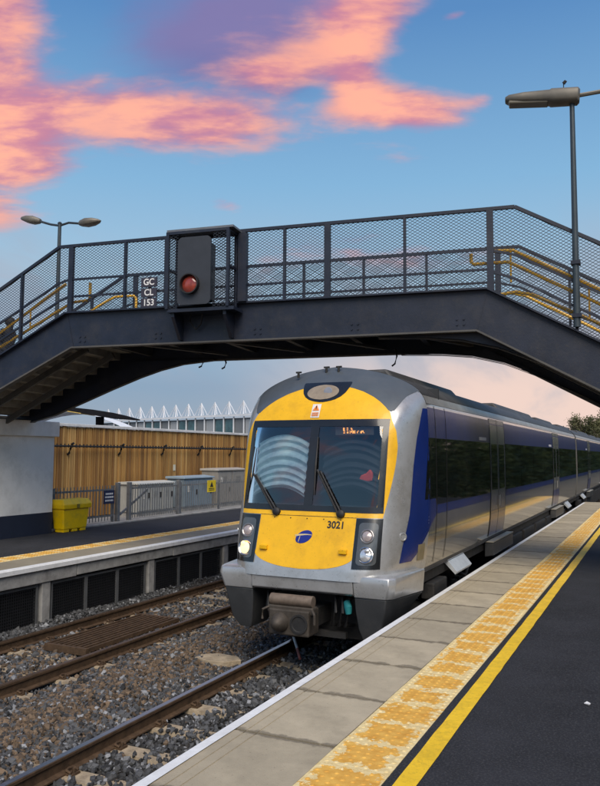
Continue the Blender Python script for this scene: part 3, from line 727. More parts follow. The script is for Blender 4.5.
    # pleated sheets added behind both screens, coloured to stand in for reflected bands
    for (x0, x1, zt, zb_, mt, nm) in ((-.95, -.13, 3.16, 2.40, pm('reflection pale blue', (.48, .75, 1.0), .35, 0, .5, 2.4), 'reflection_sheet'), (.12, .95, 3.10, 2.42, pm('reflection dim', (.018, .026, .036), .7, 0, .2, 6), 'reflection_sheet')):
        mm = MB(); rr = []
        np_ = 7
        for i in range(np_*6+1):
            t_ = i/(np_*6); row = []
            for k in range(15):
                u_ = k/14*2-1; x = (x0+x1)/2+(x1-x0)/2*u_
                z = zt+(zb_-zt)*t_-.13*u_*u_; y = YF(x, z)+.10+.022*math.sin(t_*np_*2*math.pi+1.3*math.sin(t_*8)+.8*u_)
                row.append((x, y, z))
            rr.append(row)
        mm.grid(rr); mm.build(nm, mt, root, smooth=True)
    m = MB(); m.prism([(.66, 2.52), (.78, 2.50), (.87, 2.52), (.87, 2.63), (.83, 2.68), (.77, 2.62), (.70, 2.60)], lambda x, z, t: (x, t, z), 9.79, 9.84); m.build('red_jacket', pm('red jacket', (.75, .07, .05), .7), root, bevel=.02)
    m = MB(); m.box(.27, .84, 9.925, 9.95, 3.15, 3.27); dd = m.build('destination_display', pm('display grey', (.10, .095, .09), .5), root)
    m = MB(); e_ = emit('amber dots', (1., .42, .10), 1.1)
    def dot(x, z, w_=.016): m.box(x-w_/2, x+w_/2, 9.916, 9.923, z-w_/2, z+w_/2)
    rnd = random.Random(3)
    for (u0, u1, row) in ((.215, .255, 1), (.31, .345, 1), (.42, .46, 1), (.225, .26, 0), (.315, .345, 0), (.39, .54, 0), (.56, .62, 0), (.67, .70, 0), (.71, .77, 0)):
        x = .27+.57*u0
        while x < .27+.57*u1:
            for j in range(3):
                if rnd.random() < .72: dot(x, 3.178+row*.042+j*.0125, .009)
            x += .0125
    m.build('amber_dots', e_, dd)
    # marker lens over the screens
    def ellipse_front(name, mat, cx, cz, a, b_, off, parent=root, z0=-1., z1=1., shear=0.):
        return front(name, mat, lambda z: (cx+shear*(z-cz)-a*math.sqrt(max(0, 1-((z-cz)/b_)**2)), cx+shear*(z-cz)+a*math.sqrt(max(0, 1-((z-cz)/b_)**2))), cz+z0*b_*.999, cz+z1*b_*.999, off, parent, nz_=24, nx_=16)
    ls = front('marker_surround', blk, sym([3.63, 3.645, 3.67, 3.71, 3.77, 3.84, 3.90, 3.935, 3.94], [.03, .13, .21, .28, .335, .365, .38, .38, .37]), 3.63, 3.94, .010)
    ellipse_front('marker_lens', pm('smoked lens', (.30, .24, .17), .15, 0, .2, 8, coat=.5), -.02, 3.785, .25, .115, .016, ls)
    m = MB(); lathe(m, (.06, YF(.06, 3.79)-.016, 3.79), (0, -1, .25), [(.07, 0), (.06, .01), (0, .012)], 16); m.build('marker_bulb', pm('bulb grey', (.25, .26, .30), .2), ls, smooth=True)
    # warning sticker
    st = front('warning_sticker', pm('sticker white', (.72, .70, .68), .5), lambda z: (-.115, .02), 3.40, 3.60, .016, nz_=3, nx_=3)
    m = MB(); 
    for (a0, b0, a1, b1) in ((-.105, 3.50, .01, 3.50),): pass
    y_ = YF(0, 3.5)-.0215; sl = (YF(0, 3.6)-YF(0, 3.4))/.2
    def fp(x, z, o=.0): return (x, YF(0, 3.5)-.022+sl*(z-3.5)-o, z)
    m.add([fp(-.10, 3.505), fp(.005, 3.505), fp(-.0475, 3.59)], [(0, 1, 2)]); m.build('warning_triangle', pm('sticker orange', (.75, .22, .04), .5), st)
    m = MB(); m.add([fp(-.052, 3.52, .002), fp(-.043, 3.52, .002), fp(-.038, 3.57, .002), fp(-.057, 3.57, .002)], [(0, 1, 2, 3)]); m.build('bolt_mark', black_m, st)
    m = MB()
    for z in (3.425, 3.445, 3.465): m.add([fp(-.10, z), fp(.005, z), fp(.005, z+.011), fp(-.10, z+.011)], [(0, 1, 2, 3)])
    m.build('sticker_lines', MATS['sticker orange'], st)
    # head lamps
    for s_ in (-1, 1):
        cl = front('headlamp_cluster', blk, lambda z: sorted((s_*.725, s_*1.07)), 1.385, 2.025, .012, nz_=8, nx_=6)
        def rr_(z, x0=.775, x1=1.025, z0=1.435, z1=1.975, r=.05):
            d = max(0, z0+r-z, z-(z1-r)); k = r-math.sqrt(max(0, r*r-d*d)); return sorted((s_*(x0+k), s_*(x1-k)))
        front('lamp_cover', pm('lamp cover', (.10, .105, .11), .18, .3, .2, 6, coat=.6), rr_, 1.436, 1.974, .017, cl, nz_=30, nx_=6)
        for (z, r, lit) in ((1.80, .085, 0), (1.56, .10, 1)):
            x = s_*.895; y0 = YF(x, z)-.017; nrm = (0, -1, (YF(x, z+.1)-YF(x, z-.1))/.2)
            mm = MB(); lathe(mm, (x, y0, z), nrm, [(r+.012, 0), (r+.012, .012), (r, .016), (r*.85, .006), (r*.5, .004), (0, .004)], 22)
            lp = mm.build('lamp', pm('lamp bowl', (.55, .55, .56), .15, .9, .2, 20) if lit else pm('lamp bowl dim', (.26, .25, .26), .2, .5, .2, 20), cl, smooth=True)
            mm = MB(); lathe(mm, (x, y0, z), nrm, [(r*.8, .009), (r*.55, .022), (0, .030)], 18)
            mt = emit('lit head lamp', (1., .66, .30), .62) if (lit and s_ < 0) else pm('lamp lens clear', (.75, .77, .80), .08, .6, .25, 40) if lit else pm('lamp lens pink', (.42, .36, .36), .15, .2, .2, 40)
            mm.build('lens', mt, lp, smooth=True)
            if lit:
                mm = MB(); lathe(mm, (x-.045*0+s_*.03, y0, z+.06), nrm, [(.035, .017), (.02, .032), (0, .036)], 12); mm.build('bulb', mt, lp, smooth=True)
        m = MB(); x = s_*.59; y0 = YF(x, 1.6); m.box(x-.055, x+.055, y0-.055, y0+.02, 1.565, 1.625); m.build('foot_step', yel, root, bevel=.008)
    # panel seams and fixings on the chin
    seam = pm('seam', (.05, .035, .01), .7)
    front('panel_seam', seam, lambda z: (-.72, .72), 2.026, 2.034, .006, nz_=1)
    for x in (-.5, -.25, .0, .25, .5):
        m = MB(); lathe(m, (x, YF(x, 1.995)-.004, 1.995), (0, -1, .3), [(.010, 0), (.008, .004), (0, .005)], 8); m.build('fixing', seam, root)
    # number and emblem
    nrm_up = Vector((0, (YF(0, 2.0)-YF(0, 1.8))/.2, 1)).normalized()
    text_mesh('3021', .135, (.44, YF(.44, 1.925)-.008, 1.925), (1, 0, 0), nrm_up, pm('number black', (.02, .02, .02), .5), 'unit_number', root, bold=.0035, sx=.95)
    em = ellipse_front('emblem', pm('emblem blue', (.012, .025, .24), .35), -.01, 1.755, .112, .088, .008, shear=.5)
    def ribbon(fx, fz, w0_, w1_):
        m = MB(); rr = []
        for i in range(15):
            u_ = i/14; x = fx(u_); z = fz(u_); w_ = w0_+(w1_-w0_)*u_; rr.append([(x, YF(x, z)-.011, z-w_), (x, YF(x, z)-.011, z+w_)])
        m.grid(rr); m.build('emblem_swoosh', pm('emblem white', (.80, .66, .35), .5), em)
    ribbon(lambda u_: -.14+.25*u_, lambda u_: 1.765+.022*math.sin(u_*math.pi*.7), .015, .003)
    ribbon(lambda u_: -.085+.02*u_, lambda u_: 1.685+.075*u_, .014, .010)
    # grey chin corners come from the nose; bumper bar and skirts
    m = MB(); m.prism([(9.42, 1.03), (9.36, 1.06), (9.35, 1.24), (9.40, 1.29), (9.75, 1.30), (9.75, 1.03)], lambda y, z, t: (t, y, z), -.745, .745); m.build('bumper_bar', silver, root, bevel=.012)
    def loft(levels, mat, name, parent=root, bevel=.01):
        mm = MB(); n = len(levels[0]); vs = [q for lv in levels for q in lv]
        fs = [(i*n+k, i*n+(k+1) % n, (i+1)*n+(k+1) % n, (i+1)*n+k) for i in range(len(levels)-1) for k in range(n)]+[tuple(range(n))[::-1], tuple((len(levels)-1)*n+k for k in range(n))]
        mm.add(vs, fs); return mm.build(name, mat, parent, smooth=True, bevel=bevel)
    for s_ in (-1, 1):
        def lv(z, xi, xo, yf, yb_, k): return [(s_*xi, yf, z), (s_*xo, yf+.0, z), (s_*(xo+.07*k), yf+.09, z), (s_*(1.425 if k > .9 else xo+.16*k), yb_, z), (s_*xi, yb_, z)]
        sk = loft([lv(1.015, .75, 1.19, 9.40, 10.30, 1), lv(1.20, .75, 1.24, 9.36, 10.36, 1), lv(1.285, .75, 1.23, 9.38, 10.38, 1), lv(1.31, .76, 1.20, 9.43, 10.38, 1)], silver, 'bumper_corner', bevel=.014)
        loft([lv(.46, .83, 1.0, 9.52, 10.0, .3), lv(.60, .79, 1.10, 9.47, 10.15, .6), lv(.85, .76, 1.16, 9.43, 10.25, .85), lv(1.012, .755, 1.185, 9.41, 10.29, .91)], under, 'skirt_lower', bevel=.012)
    # coupler and gear between the skirts
    cp = MB(); cp.box(-.30, .28, 9.02, 9.35, .53, .86); cp.box(-.34, .32, 9.06, 9.22, .80, .90); c0 = cp.build('coupler', greym, root, bevel=.02)
    m = MB(); m.tube([(-.31, 9.12, .965), (.30, 9.12, .965)], .075, 14); m.build('coupler_roller', pm('roller', (.17, .13, .10), .6, .3, .3, 10), c0, smooth=True)
    m = MB(); lathe(m, (-.13, 9.02, .69), (0, -1, 0), [(.125, 0), (.12, .03), (.07, .14), (.02, .17), (0, .17)], 20); m.build('coupler_cone', greym, c0, smooth=True)
    m = MB(); lathe(m, (.14, 9.019, .69), (0, -1, 0), [(.125, 0), (.125, .015), (.10, .015), (.09, .002), (0, .002)], 20); m.build('coupler_cup', matt, c0, smooth=True)
    for q in ([(-.30, 9.1, .88), (-.38, 9.0, .84), (-.38, 9.0, .72)], [(.28, 9.1, .88), (.36, 9.02, .82), (.36, 9.02, .70)]): m = MB(); m.tube(q, .018, 8); m.build('coupler_lever', greym, c0)
    m = MB(); m.box(-.2, .2, 9.35, 10.4, .58, .82); m.build('draw_bar', matt, c0)
    m = MB(); m.box(-.745, .745, 9.95, 10.5, .35, 1.21); m.build('headstock', matt, root)
    for i, x in enumerate((-.6, -.5, .42, .52, .62)):
        m = MB(); m.tube([(x, 9.9, 1.0), (x, 9.6, .95), (x+.02, 9.52, .78), (x*.9, 9.58, .6), (x*.9, 9.9, .55)], .025, 8); m.build('brake_hose', black_m, root, smooth=True)
    m = MB(); m.tube([(.60, 9.55, .92), (.63, 9.50, .86), (.64, 9.50, .78)], [.05, .055, .04], 10); m.build('hose_cap', pm('teal cap', (.02, .20, .22), .5), root, smooth=True)
    m = MB(); m.box(-.55, .55, 9.62, 9.7, .42, .50); m.build('guard_bar', matt, root)
    # wipers
    def pt(x, z, o): return Vector((x, YF(x, z)-o, z))
    for (b0, e0, t0, t1) in (((-.50, 2.07), (-.92, 2.60), (-.955, 2.98), (-1.03, 2.20)), ((.47, 2.07), (.10, 2.66), (.055, 3.12), (.075, 2.32))):
        w_ = thing_part = MB(); w_.tube([pt(*b0, .05), pt(*e0, .05)], .014, 6); w_.tube([pt(b0[0]+.05, b0[1], .05), pt(e0[0]+.05, e0[1]-.02, .05)], .012, 6); ar = w_.build('wiper_arm', black_m, root)
        w_ = MB(); w_.tube([pt(*t0, .03), pt((t0[0]+t1[0])/2, (t0[1]+t1[1])/2, .045), pt(*t1, .03)], [.006, .016, .006], 6); w_.build('wiper_blade', black_m, ar)
        w_ = MB(); lathe(w_, pt(b0[0]+.025, b0[1], .0), (0, -1, .2), [(.06, 0), (.055, .05), (.03, .065), (0, .065)], 12); w_.build('wiper_spindle', black_m, ar, smooth=True)
    # roof aerial and small horns on the dome
    for x, y, z in ((-.55, 10.42, 4.10), (-.12, 10.5, 4.17), (.08, 10.5, 4.17)):
        m = MB(); m.tube([(x, y, z-.06), (x, y, z+.02)], .02, 8); m.tube([(x-.04, y, z+.022), (x+.05, y, z+.022)], .014, 8); m.build('roof_fitting', matt, root)
    return root
build_train()

# ------------------------------------------------------------------ footbridge
BA = R(7.6); BO = Vector((-6.05, 11.4, 0)); BW = 2.45
be = Vector((math.cos(BA), math.sin(BA), 0)); bn = Vector((-math.sin(BA), math.cos(BA), 0))
def BP(s, w, z): return BO+be*s+bn*w+Vector((0, 0, z))
SLL, SLR = .52, .555
def deck_top(s): return 5.6+(SLL*s if s < 0 else 0)-(SLR*(s-8.04) if s > 8.04 else 0)      # top edge of the girders
def rail_top(s): return 6.955+(.56*(s+.22) if s < -.22 else 0)-(SLR*(s-8.5) if s > 8.5 else 0)
S0, S1 = -3.3, 12.6
def build_bridge():
    root = thing('footbridge', BO, 'dark navy steel footbridge with mesh parapets and yellow handrails crossing over the tracks', 'footbridge', rz=BA)
    def bb(mb, name, mat, parent=root, **k): return mb.build(name, mat, parent, local=True, **k)
    # girders
    top = [(S0, deck_top(S0)), (0, 5.6), (8.04, 5.6), (S1, deck_top(S1))]
    bot = [(S1, 4.93-.55*(S1-7.87)), (7.87, 4.93), (.16, 4.93), (S0, 4.93-.48*(.16-S0))]
    for w0, out in ((0, -1), (BW, 1)):
        m = MB(); m.prism(top+bot, lambda a, b_, t: (a, t, b_), w0-.012, w0+.012); gd = bb(m, 'girder', navy)
        m = MB()
        for (a, b_) in zip(top[:-1], top[1:]): m.beam((a[0], w0+out*.03, a[1]+.012), (b_[0], w0+out*.03, b_[1]+.012), .15, .03)
        bb(m, 'top_flange', navy, gd)
        m = MB()
        for (a, b_) in zip(bot[:-1], bot[1:]): m.beam((a[0], w0+out*.03, a[1]-.012), (b_[0], w0+out*.03, b_[1]-.012), .15, .03)
        bb(m, 'bottom_flange', navy_in, gd)
        m = MB(); m.beam((8.04, w0+out*.014, 5.58), (7.88, w0+out*.014, 4.95), .012, .012); m.beam((0, w0+out*.014, 5.58), (.15, w0+out*.014, 4.95), .012, .012); bb(m, 'splice_seam', navy, gd)
        for s_ in (.30, 1.95, 3.95, 5.75, 7.55):
            m = MB()
            for a in (0, .11):
                for z in (5.04, 5.13): m.tube([(s_+a, w0+out*.012, z), (s_+a, w0+out*.03, z)], .018, 6)
            tag(bb(m, 'bolt_group', navy, gd), kind='stuff')
        # curved haunch plates under the knees
        ins = w0-out*.10
        hl = [(S0+.75, 3.60), (-1.9, 3.76), (-1.0, 4.10), (-.4, 4.33), (.3, 4.58), (.8, 4.73), (1.35, 4.85), (2.1, 4.915), (2.1, 4.93), (.16, 4.935), (S0+.75, 4.93-.48*(.16-S0-.75)+.02)]
        hr = [(6.2, 4.93), (6.2, 4.90), (7.0, 4.87), (7.6, 4.81), (8.2, 4.66), (8.9, 4.37), (9.7, 3.97), (10.4, 3.585), (7.87, 4.935)]
        for shape, edge in (((hl, hl[:8]), (hr, hr[1:8])) if w0 > 1 else ((hr, hr[1:8]),)):
            m = MB(); m.prism(shape, lambda a, b_, t: (a, t, b_), ins-.01, ins+.01); ha = bb(m, 'haunch_plate', navy, gd)
            m = MB(); m.grid([[(a, ins-.06, z-.012), (a, ins+.06, z-.012)] for a, z in edge]); m.grid([[(a, ins-.06, z-.03), (a, ins+.06, z-.03)] for a, z in edge]); bb(m, 'haunch_flange', navy_in, ha)
    # deck, cross beams, bracing
    m = MB(); m.box(.02, 8.02, .014, BW-.014, 5.28, 5.33); bb(m, 'deck_plate', navy_in)
    s_ = .5
    while s_ < 8:
        m = MB(); m.box(s_-.05, s_+.05, .014, BW-.014, 5.05, 5.279); bb(m, 'cross_beam', navy_in); s_ += 1.25
    for k, s_ in enumerate((1.4, 3.1, 4.8, 6.5)):
        m = MB(); m.beam((s_, .05, 4.97), (s_+1.1, BW-.3, 4.99), .09, .05); bb(m, 'brace', navy_in)
    # stairs
    for side in (-1, 1):
        n = 10 if side < 0 else 15
        for k in range(n):
            if side < 0: s_ = -.14-.30*k; zt = 5.33-.156*(k+1); a, b_ = s_-.17, s_+.17
            else: s_ = 8.20+.30*k; zt = 5.33-.1665*(k+1); a, b_ = s_-.17, s_+.17
            m = MB(); m.box(a, b_, .014, BW-.014, zt-.035, zt); m.box((b_-.03 if side < 0 else a), (b_ if side < 0 else a+.03), .014, BW-.014, zt, zt+.12); bb(m, 'tread', pm('tread', (.30, .28, .24), .7, 0, .2, 5, dirt=((.07, .065, .06), .5, 4)))
        m = MB()
        if side < 0:
            for w_ in (.7, 1.7): m.beam((0, w_, 5.0), (S0, w_, 5.0+SLL*S0), .07, .12)
        else:
            for w_ in (.7, 1.7): m.beam((8.1, w_, 5.0), (S1, w_, 5.0-SLR*(S1-8.1)), .07, .12)
        bb(m, 'stair_stringer', navy_in)
    m = MB(); m.box(-6.2, S0+.02, .014, BW-.014, 3.66, 3.74); bb(m, 'landing', navy_in)
    # parapets
    thick = {0.06: .10, 3.70: .11, 5.31: .11, 8.10: .11}
    posts = [-3.25, -2.2, -1.08, .06, 1.27, 2.14, 3.70, 4.51, 5.31, 6.68, 8.10, 9.42, 10.8, 12.3]
    posts_f = [-3.25, -2.2, -1.08, .06, 1.4, 2.75, 4.1, 5.4, 6.7, 8.10, 9.42, 10.8, 12.3]
    def curve_pts(f, off, a, b_):
        ks = [q for q in (-.32, -.22, -.1, 0, 8.04, 8.42, 8.5, 8.62) if a < q < b_]
        return [(s, f(s)+off) for s in [a]+ks+[b_]]
    for w0, pl, nm in ((-.02, posts, 0), (BW+.02, posts_f, 1)):
        m = MB(); pts = [(s, w0, z) for s, z in curve_pts(rail_top, 0, S0, S1)]
        for a, b_ in zip(pts[:-1], pts[1:]): m.beam(a, b_, .06, .055)
        bb(m, 'top_rail', navy)
        for fr in (.50, .25):
            m = MB(); pts = [(s, w0, deck_top(s)+(rail_top(s)-deck_top(s))*fr) for s in (S0, -.22, .0, 8.04, 8.5, S1)]
            for a, b_ in zip(pts[:-1], pts[1:]): m.beam(a, b_, .03, .04)
            bb(m, 'mid_rail', navy)
        for s_ in pl:
            t_ = thick.get(s_, .045); m = MB(); m.box(s_-t_/2, s_+t_/2, w0-.035, w0+.035, deck_top(s_)+.02, rail_top(s_)-.02); bb(m, 'post', navy)
        for a, b_ in zip(pl[:-1], pl[1:]):
            m = MB()
            br = [a]+[q for q in (-.22, 0, 8.04, 8.5) if a < q-.1 and q+.1 < b_]+[b_]
            for p_, q_ in zip(br[:-1], br[1:]):
                if q_-p_ < .08: continue
                mesh_lines(m, [(p_, deck_top(p_)+.03), (q_, deck_top(q_)+.03), (q_, rail_top(q_)-.02), (p_, rail_top(p_)-.02)], .046, (R(32), R(-32)), .0075, .005, (0, w0, 0), (1, 0, 0), (0, 0, 1))
            bb(m, 'mesh_panel', pm('expanded metal', (.03, .034, .045), .45, .2, .2, 6))
    # yellow handrails
    def hr(pts, r=.03):
        m = MB(); m.tube(pts, r, 8); return bb(m, 'handrail', rail_yellow, smooth=True)
    w_ = .10; g_ = lambda s, s0, z0, sl: z0+(s-s0)*sl
    hr([(7.78, w_, 6.25), (7.78, w_, 6.11), (7.83, w_, 6.07), (8.38, w_, 6.07), (8.6, w_, 5.95), (S1, w_, g_(S1, 8.6, 5.95, -.56))])
    hr([(8.15, w_, 6.27), (8.46, w_, 6.26), (8.66, w_, 6.15), (S1, w_, g_(S1, 8.66, 6.15, -.56))])
    hr([(8.25, w_, 5.53), (8.50, w_, 5.56), (8.75, w_, 5.50), (S1, w_, g_(S1, 8.75, 5.50, -.52))])
    hr([(S0, w_, g_(S0, -.14, 6.23, .6)), (-.14, w_, 6.23)])
    hr([(S0, w_, g_(S0, .02, 5.85, .5)), (.02, w_, 5.85), (.36, w_, 5.87), (.42, w_, 5.93), (.42, w_, 6.22)])
    w2 = BW-.10
    hr([(S0, w2, g_(S0, -.55, 6.38, .5)), (-.55, w2, 6.38), (-.38, w2, 6.44), (.08, w2, 6.44), (.15, w2, 6.38), (.15, w2, 6.12)])
    hr([(S1, w2, g_(S1, 8.6, 5.95, -.56)), (8.6, w2, 5.95), (8.3, w2, 6.03)])
    for s_, z0, z1 in ((8.42, 5.72, 6.26), (9.62, 5.05, 5.62), (10.9, 4.39, 4.9), (-.95, 5.37, 5.74), (-2.1, 4.79, 5.05)):
        m = MB(); m.tube([(s_, w_, z0), (s_, w_, z1)], .016, 6); bb(m, 'handrail_bracket', rail_yellow)
    # cables hanging below the deck
    for s_, w_, l_ in ((6.15, 1.9, .30), (1.75, BW, .16), (2.3, BW, .20)):
        m = MB(); m.tube([(s_, w_, 4.95), (s_+.04, w_, 4.95-l_*.5), (s_+.0, w_, 4.95-l_), (s_-.06, w_, 4.95-l_*1.15)], .018, 6); bb(m, 'hanging_cable', black_m, smooth=True)
    return root
build_bridge()

# pier under the landing
t = thing('bridge_pier', (-9.6, 12.5, .916), 'white painted bridge pier with navy base on the far platform', 'pier')
pw = pm('pier white', (.80, .79, .76), .7, 0, .06, 1.5, .1, 30, ((.38, .37, .34), .5, 1.2))
m = MB(); m.box(-10.35, -9.05, 9.5, 14.34, 1.43, 3.262); m.build('shaft', pw, t)
m = MB(); m.box(-10.45, -8.96, 9.4, 14.42, 3.262, 3.63); m.build('cap', pw, t, bevel=.015)
m = MB(); m.box(-10.355, -9.045, 9.495, 14.345, .917, 1.43); m.build('base_band', pm('pier navy', (.016, .022, .042), .5, 0, .15, 2), t)
m = MB(); m.box(-9.5, -9.1, 12.6, 13.9, 3.631, 3.66); m.build('bearing_plate', navy_in, t)

# signal head in its mesh cage on the parapet
def build_signal():
    root = thing('railway_signal', BP(2.9, -.3, 5.6), 'dark railway signal head with round red lens in a mesh cage on the bridge', 'signal', rz=BA)
    o = Vector((-2.9, .3, -5.6))
    def L_(m, name, mat, parent=root, **k):
        ob = m.build(name, mat, parent, local=True, **k)
        if parent is root: ob.location = o
        return ob
    f0, f1, w0, w1 = 2.41, 3.60, -.47, -.06
    m = MB(); m.box(f0, f1+.12, w0, w1, 5.42, 5.479); L_(m, 'cage_floor', navy)
    m = MB()
    for s_ in (f0, f1):
        for w_ in (w0, w1-.03): m.box(s_-.028, s_+.028, w_-.028, w_+.028, 5.48, 6.90)
    for w_ in (w0, w1-.03): m.box(f0+.03, f1-.03, w_-.025, w_+.025, 6.85, 6.90)
    for s_ in (f0, f1): m.box(s_-.025, s_+.025, w0+.03, w1-.06, 6.85, 6.90); m.box(s_-.02, s_+.02, w0+.03, w1-.06, 6.2, 6.24)
    L_(m, 'cage_frame', navy)
    mm = pm('expanded metal', (.03,)*3)
    for a, b_ in ((f0, 2.62), (3.31, f1)):
        m = MB(); mesh_lines(m, [(a, 5.48), (b_, 5.48), (b_, 6.85), (a, 6.85)], .046, (R(32), R(-32)), .0075, .005, (0, w0, 0), (1, 0, 0), (0, 0, 1)); L_(m, 'cage_mesh', mm)
    for s_ in (f0, f1):
        m = MB(); mesh_lines(m, [(w0, 5.48), (w1, 5.48), (w1, 6.85), (w0, 6.85)], .046, (R(32), R(-32)), .0075, .005, (s_, 0, 0), (0, 1, 0), (0, 0, 1)); L_(m, 'cage_mesh', mm)
    m = MB(); m.box(f0-.02, f1+.1, w0-.02, w1, 6.902, 6.94); L_(m, 'cage_roof', pm('roof sheet', (.16, .17, .19), .5, .3))
    m = MB(); m.box(f1+.06, f1+.22, w1-.10, w1+.01, 5.62, 6.88); L_(m, 'side_shield', navy)
    # backboard with rounded corners, aperture hood and lens
    bd = pm('signal grey', (.030, .034, .044), .5, 0, .15, 4)
    x0, x1, z0, z1, r = 2.64, 3.29, 5.53, 6.77, .09
    poly = []
    for cx, cz, a0 in ((x1-r, z1-r, 0), (x0+r, z1-r, 90), (x0+r, z0+r, 180), (x1-r, z0+r, 270)):
        for k in range(7): a = R(a0+15*k); poly.append((cx+r*math.cos(a), cz+r*math.sin(a)))
    m = MB(); m.prism(poly, lambda a, b_, t: (a, t, b_), w0-.06, w0-.02); bk = L_(m, 'backboard', bd)
    m = MB(); m.box(2.70, 3.23, w0-.019, w0+.3, 5.62, 6.69); L_(m, 'signal_case', bd, bevel=.02)
    cx, cz = 2.90, 5.90
    m = MB(); lathe(m, (cx, w0-.06, cz), (0, -1, 0), [(.185, 0), (.185, .09), (.165, .09), (.16, .005), (0, .005)], 28); L_(m, 'lens_hood', black_m, smooth=True)
    m = MB(); lathe(m, (cx, w0-.066, cz), (0, -1, 0), [(.158, 0), (.12, .025), (.06, .04), (0, .045)], 24); L_(m, 'lens', pm('red brown lens', (.28, .045, .03), .12, 0, .35, 10, coat=.6), smooth=True)
    # gussets and cables down the girder
    for s_ in (2.50, 3.52):
        m = MB(); m.prism([(0, 5.419), (-.40, 5.419), (-.40, 5.35), (-.10, 4.97), (0, 4.97)], lambda a, b_, t: (t, a-.013, b_), s_-.03, s_+.03); L_(m, 'gusset', navy)
    m = MB(); m.tube([(2.75, -.2, 5.42), (2.72, -.14, 5.3), (2.82, -.1, 5.15), (2.92, -.1, 5.25), (3.0, -.2, 5.42)], .015, 6); L_(m, 'cable', black_m, smooth=True)
    return root
build_signal()
# plate reading GC CL 153
def build_sign():
    root = thing('signal_plate', BP(1.83, -.09, 5.61), 'stacked small dark plates reading GC CL 153 on the bridge mesh', 'sign', rz=BA)
    pb = pm('plate dark', (.035, .032, .05), .5); wt = pm('plate white', (.78, .78, .78), .5)
    for i, (s, h_) in enumerate((('153', .19), ('CL', .17), ('GC', .18))):
        z0 = [.0, .205, .40][i]; m = MB(); m.box(-.165, .165, -.012, .012, z0, z0+h_); p_ = m.build('plate', pb, root, local=True)
        text_mesh(s, .17, (0, -.0145, z0+h_/2), (1, 0, 0), (0, 0, 1), wt, 'lettering', p_, local=True, sx=.95, bold=.003)
    m = MB(); m.box(-.03, .03, .013, .05, .0, .6); m.build('bracket', navy, root, local=True)
build_sign()

# lamps fixed to the bridge
lampm = pm('lamp head', (.16, .145, .12), .5, .2, .15, 6); polem = pm('lamp pole', (.05, .065, .075), .4, .3, .15, 5)
def lamp_head(root, o, d, L_, w_, h_, name='lamp_head', slim=False):
    """long tapered lantern from o along d"""
    d = Vector(d).normalized(); u = Vector((0, 0, 1)); u = (u-d*u.dot(d)).normalized(); r = d.cross(u); o = Vector(o)
    secs = [(0, .55, .8), (.03, .95, 1.), (.38, 1., 1.), (.40, .94, .86), (.75, .9, .72), (.95, .75, .5), (1., .5, .28)] if not slim else [(0, .35, .45), (.08, .6, .7), (.35, 1., 1.), (.65, .95, .85), (.9, .55, .45), (1., .15, .12)]
    m = MB(); rows = []
    for t, a, b_ in secs:
        c = o+d*L_*t; rows.append([c+r*(w_/2*a*math.copysign(abs(math.cos(q))**.6, math.cos(q)))+u*(h_/2*b_*math.copysign(abs(math.sin(q))**.6, math.sin(q))) for q in [k*math.pi/8 for k in range(17)]])
    m.grid(rows); n = 17; m.f += [tuple(range(n-1)), tuple(len(m.v)-n+k for k in range(n-1))]
    return m, (o, d, u, r)
base = BP(9.42, -.11, 4.9)
t = thing('lamp_column', base, 'tall lamp column with long box lantern fixed to the bridge over the near platform', 'street lamp')
top = 8.66
m = MB(); m.tube([base, (base.x, base.y, top)], [.055, .038], 12); m.build('pole', polem, t, smooth=True)
for k, z in enumerate((5.05, 5.9)):
    m = MB(); m.box(base.x-.07, base.x+.07, base.y-.07, base.y+.1, z, z+.06); m.build('clamp', navy, t)
hd = (-be+Vector((0, 0, .075))).normalized()
m, fr = lamp_head(t, Vector((base.x, base.y, top))-hd*.12, hd, 1.16, .32, .25); lh = m.build('lamp_head', lampm, t, smooth=True)
o_, d_, u_, r_ = fr; m = MB(); m.beam(o_+d_*.48-u_*.085, o_+d_*1.1-u_*.07, .22, .06, upv=tuple(u_)); m.build('lamp_glass', pm('lamp glass brown', (.20, .18, .14), .25, 0, .1, 4), lh, bevel=.02)
m = MB(); p0 = o_+d_*.25+u_*.10; m.tube([p0, p0+Vector((0, 0, .13))], .008, 6); m.tube([p0+Vector((0, 0, .13)), p0+Vector((.03, 0, .16)), p0+Vector((.05, 0, .15))], [.03, .028, .01], 8); m.build('photocell', black_m, lh)
m = MB(); c0 = Vector((base.x, base.y, top)); m.tube([c0, c0-hd*.45+Vector((0, 0, .06)), c0-hd*1.0+Vector((0, 0, .10))], .035, 8); m.build('arm', lampm, t, smooth=True)
m, _ = lamp_head(t, c0-hd*.95+Vector((0, 0, .10)), -hd, 1.02, .30, .21); m.build('lamp_head', lampm, t, smooth=True)
# double lamp beyond the far parapet
base = BP(-2.10, BW+.12, 4.35); topz = 8.36
t = thing('lamp_column', base, 'slim lamp column with two oval heads rising behind the stair parapet', 'street lamp')
m = MB(); m.tube([base, (base.x, base.y, topz)], [.06, .042], 12); m.build('pole', polem, t, smooth=True)
m = MB(); m.tube([(base.x-.0, base.y, topz+.01), (base.x, base.y, topz+.05)], [.06, .03], 10); m.build('pole_cap', polem, t, smooth=True)
c0 = Vector((base.x, base.y, topz-.04)); ax = be
for s_, rise in ((-1, .16), (1, .0)):
    d_ = ax*s_; m = MB(); m.tube([c0, c0+d_*.25+Vector((0, 0, .05)), c0+d_*.58+Vector((0, 0, rise))], .028, 8); m.build('arm', polem, t, smooth=True)
    m, _ = lamp_head(t, c0+d_*.55+Vector((0, 0, rise)), d_+Vector((0, 0, .20 if s_ < 0 else .04)), .58, .28, .19, slim=True); m.build('lamp_head', lampm, t, smooth=True)

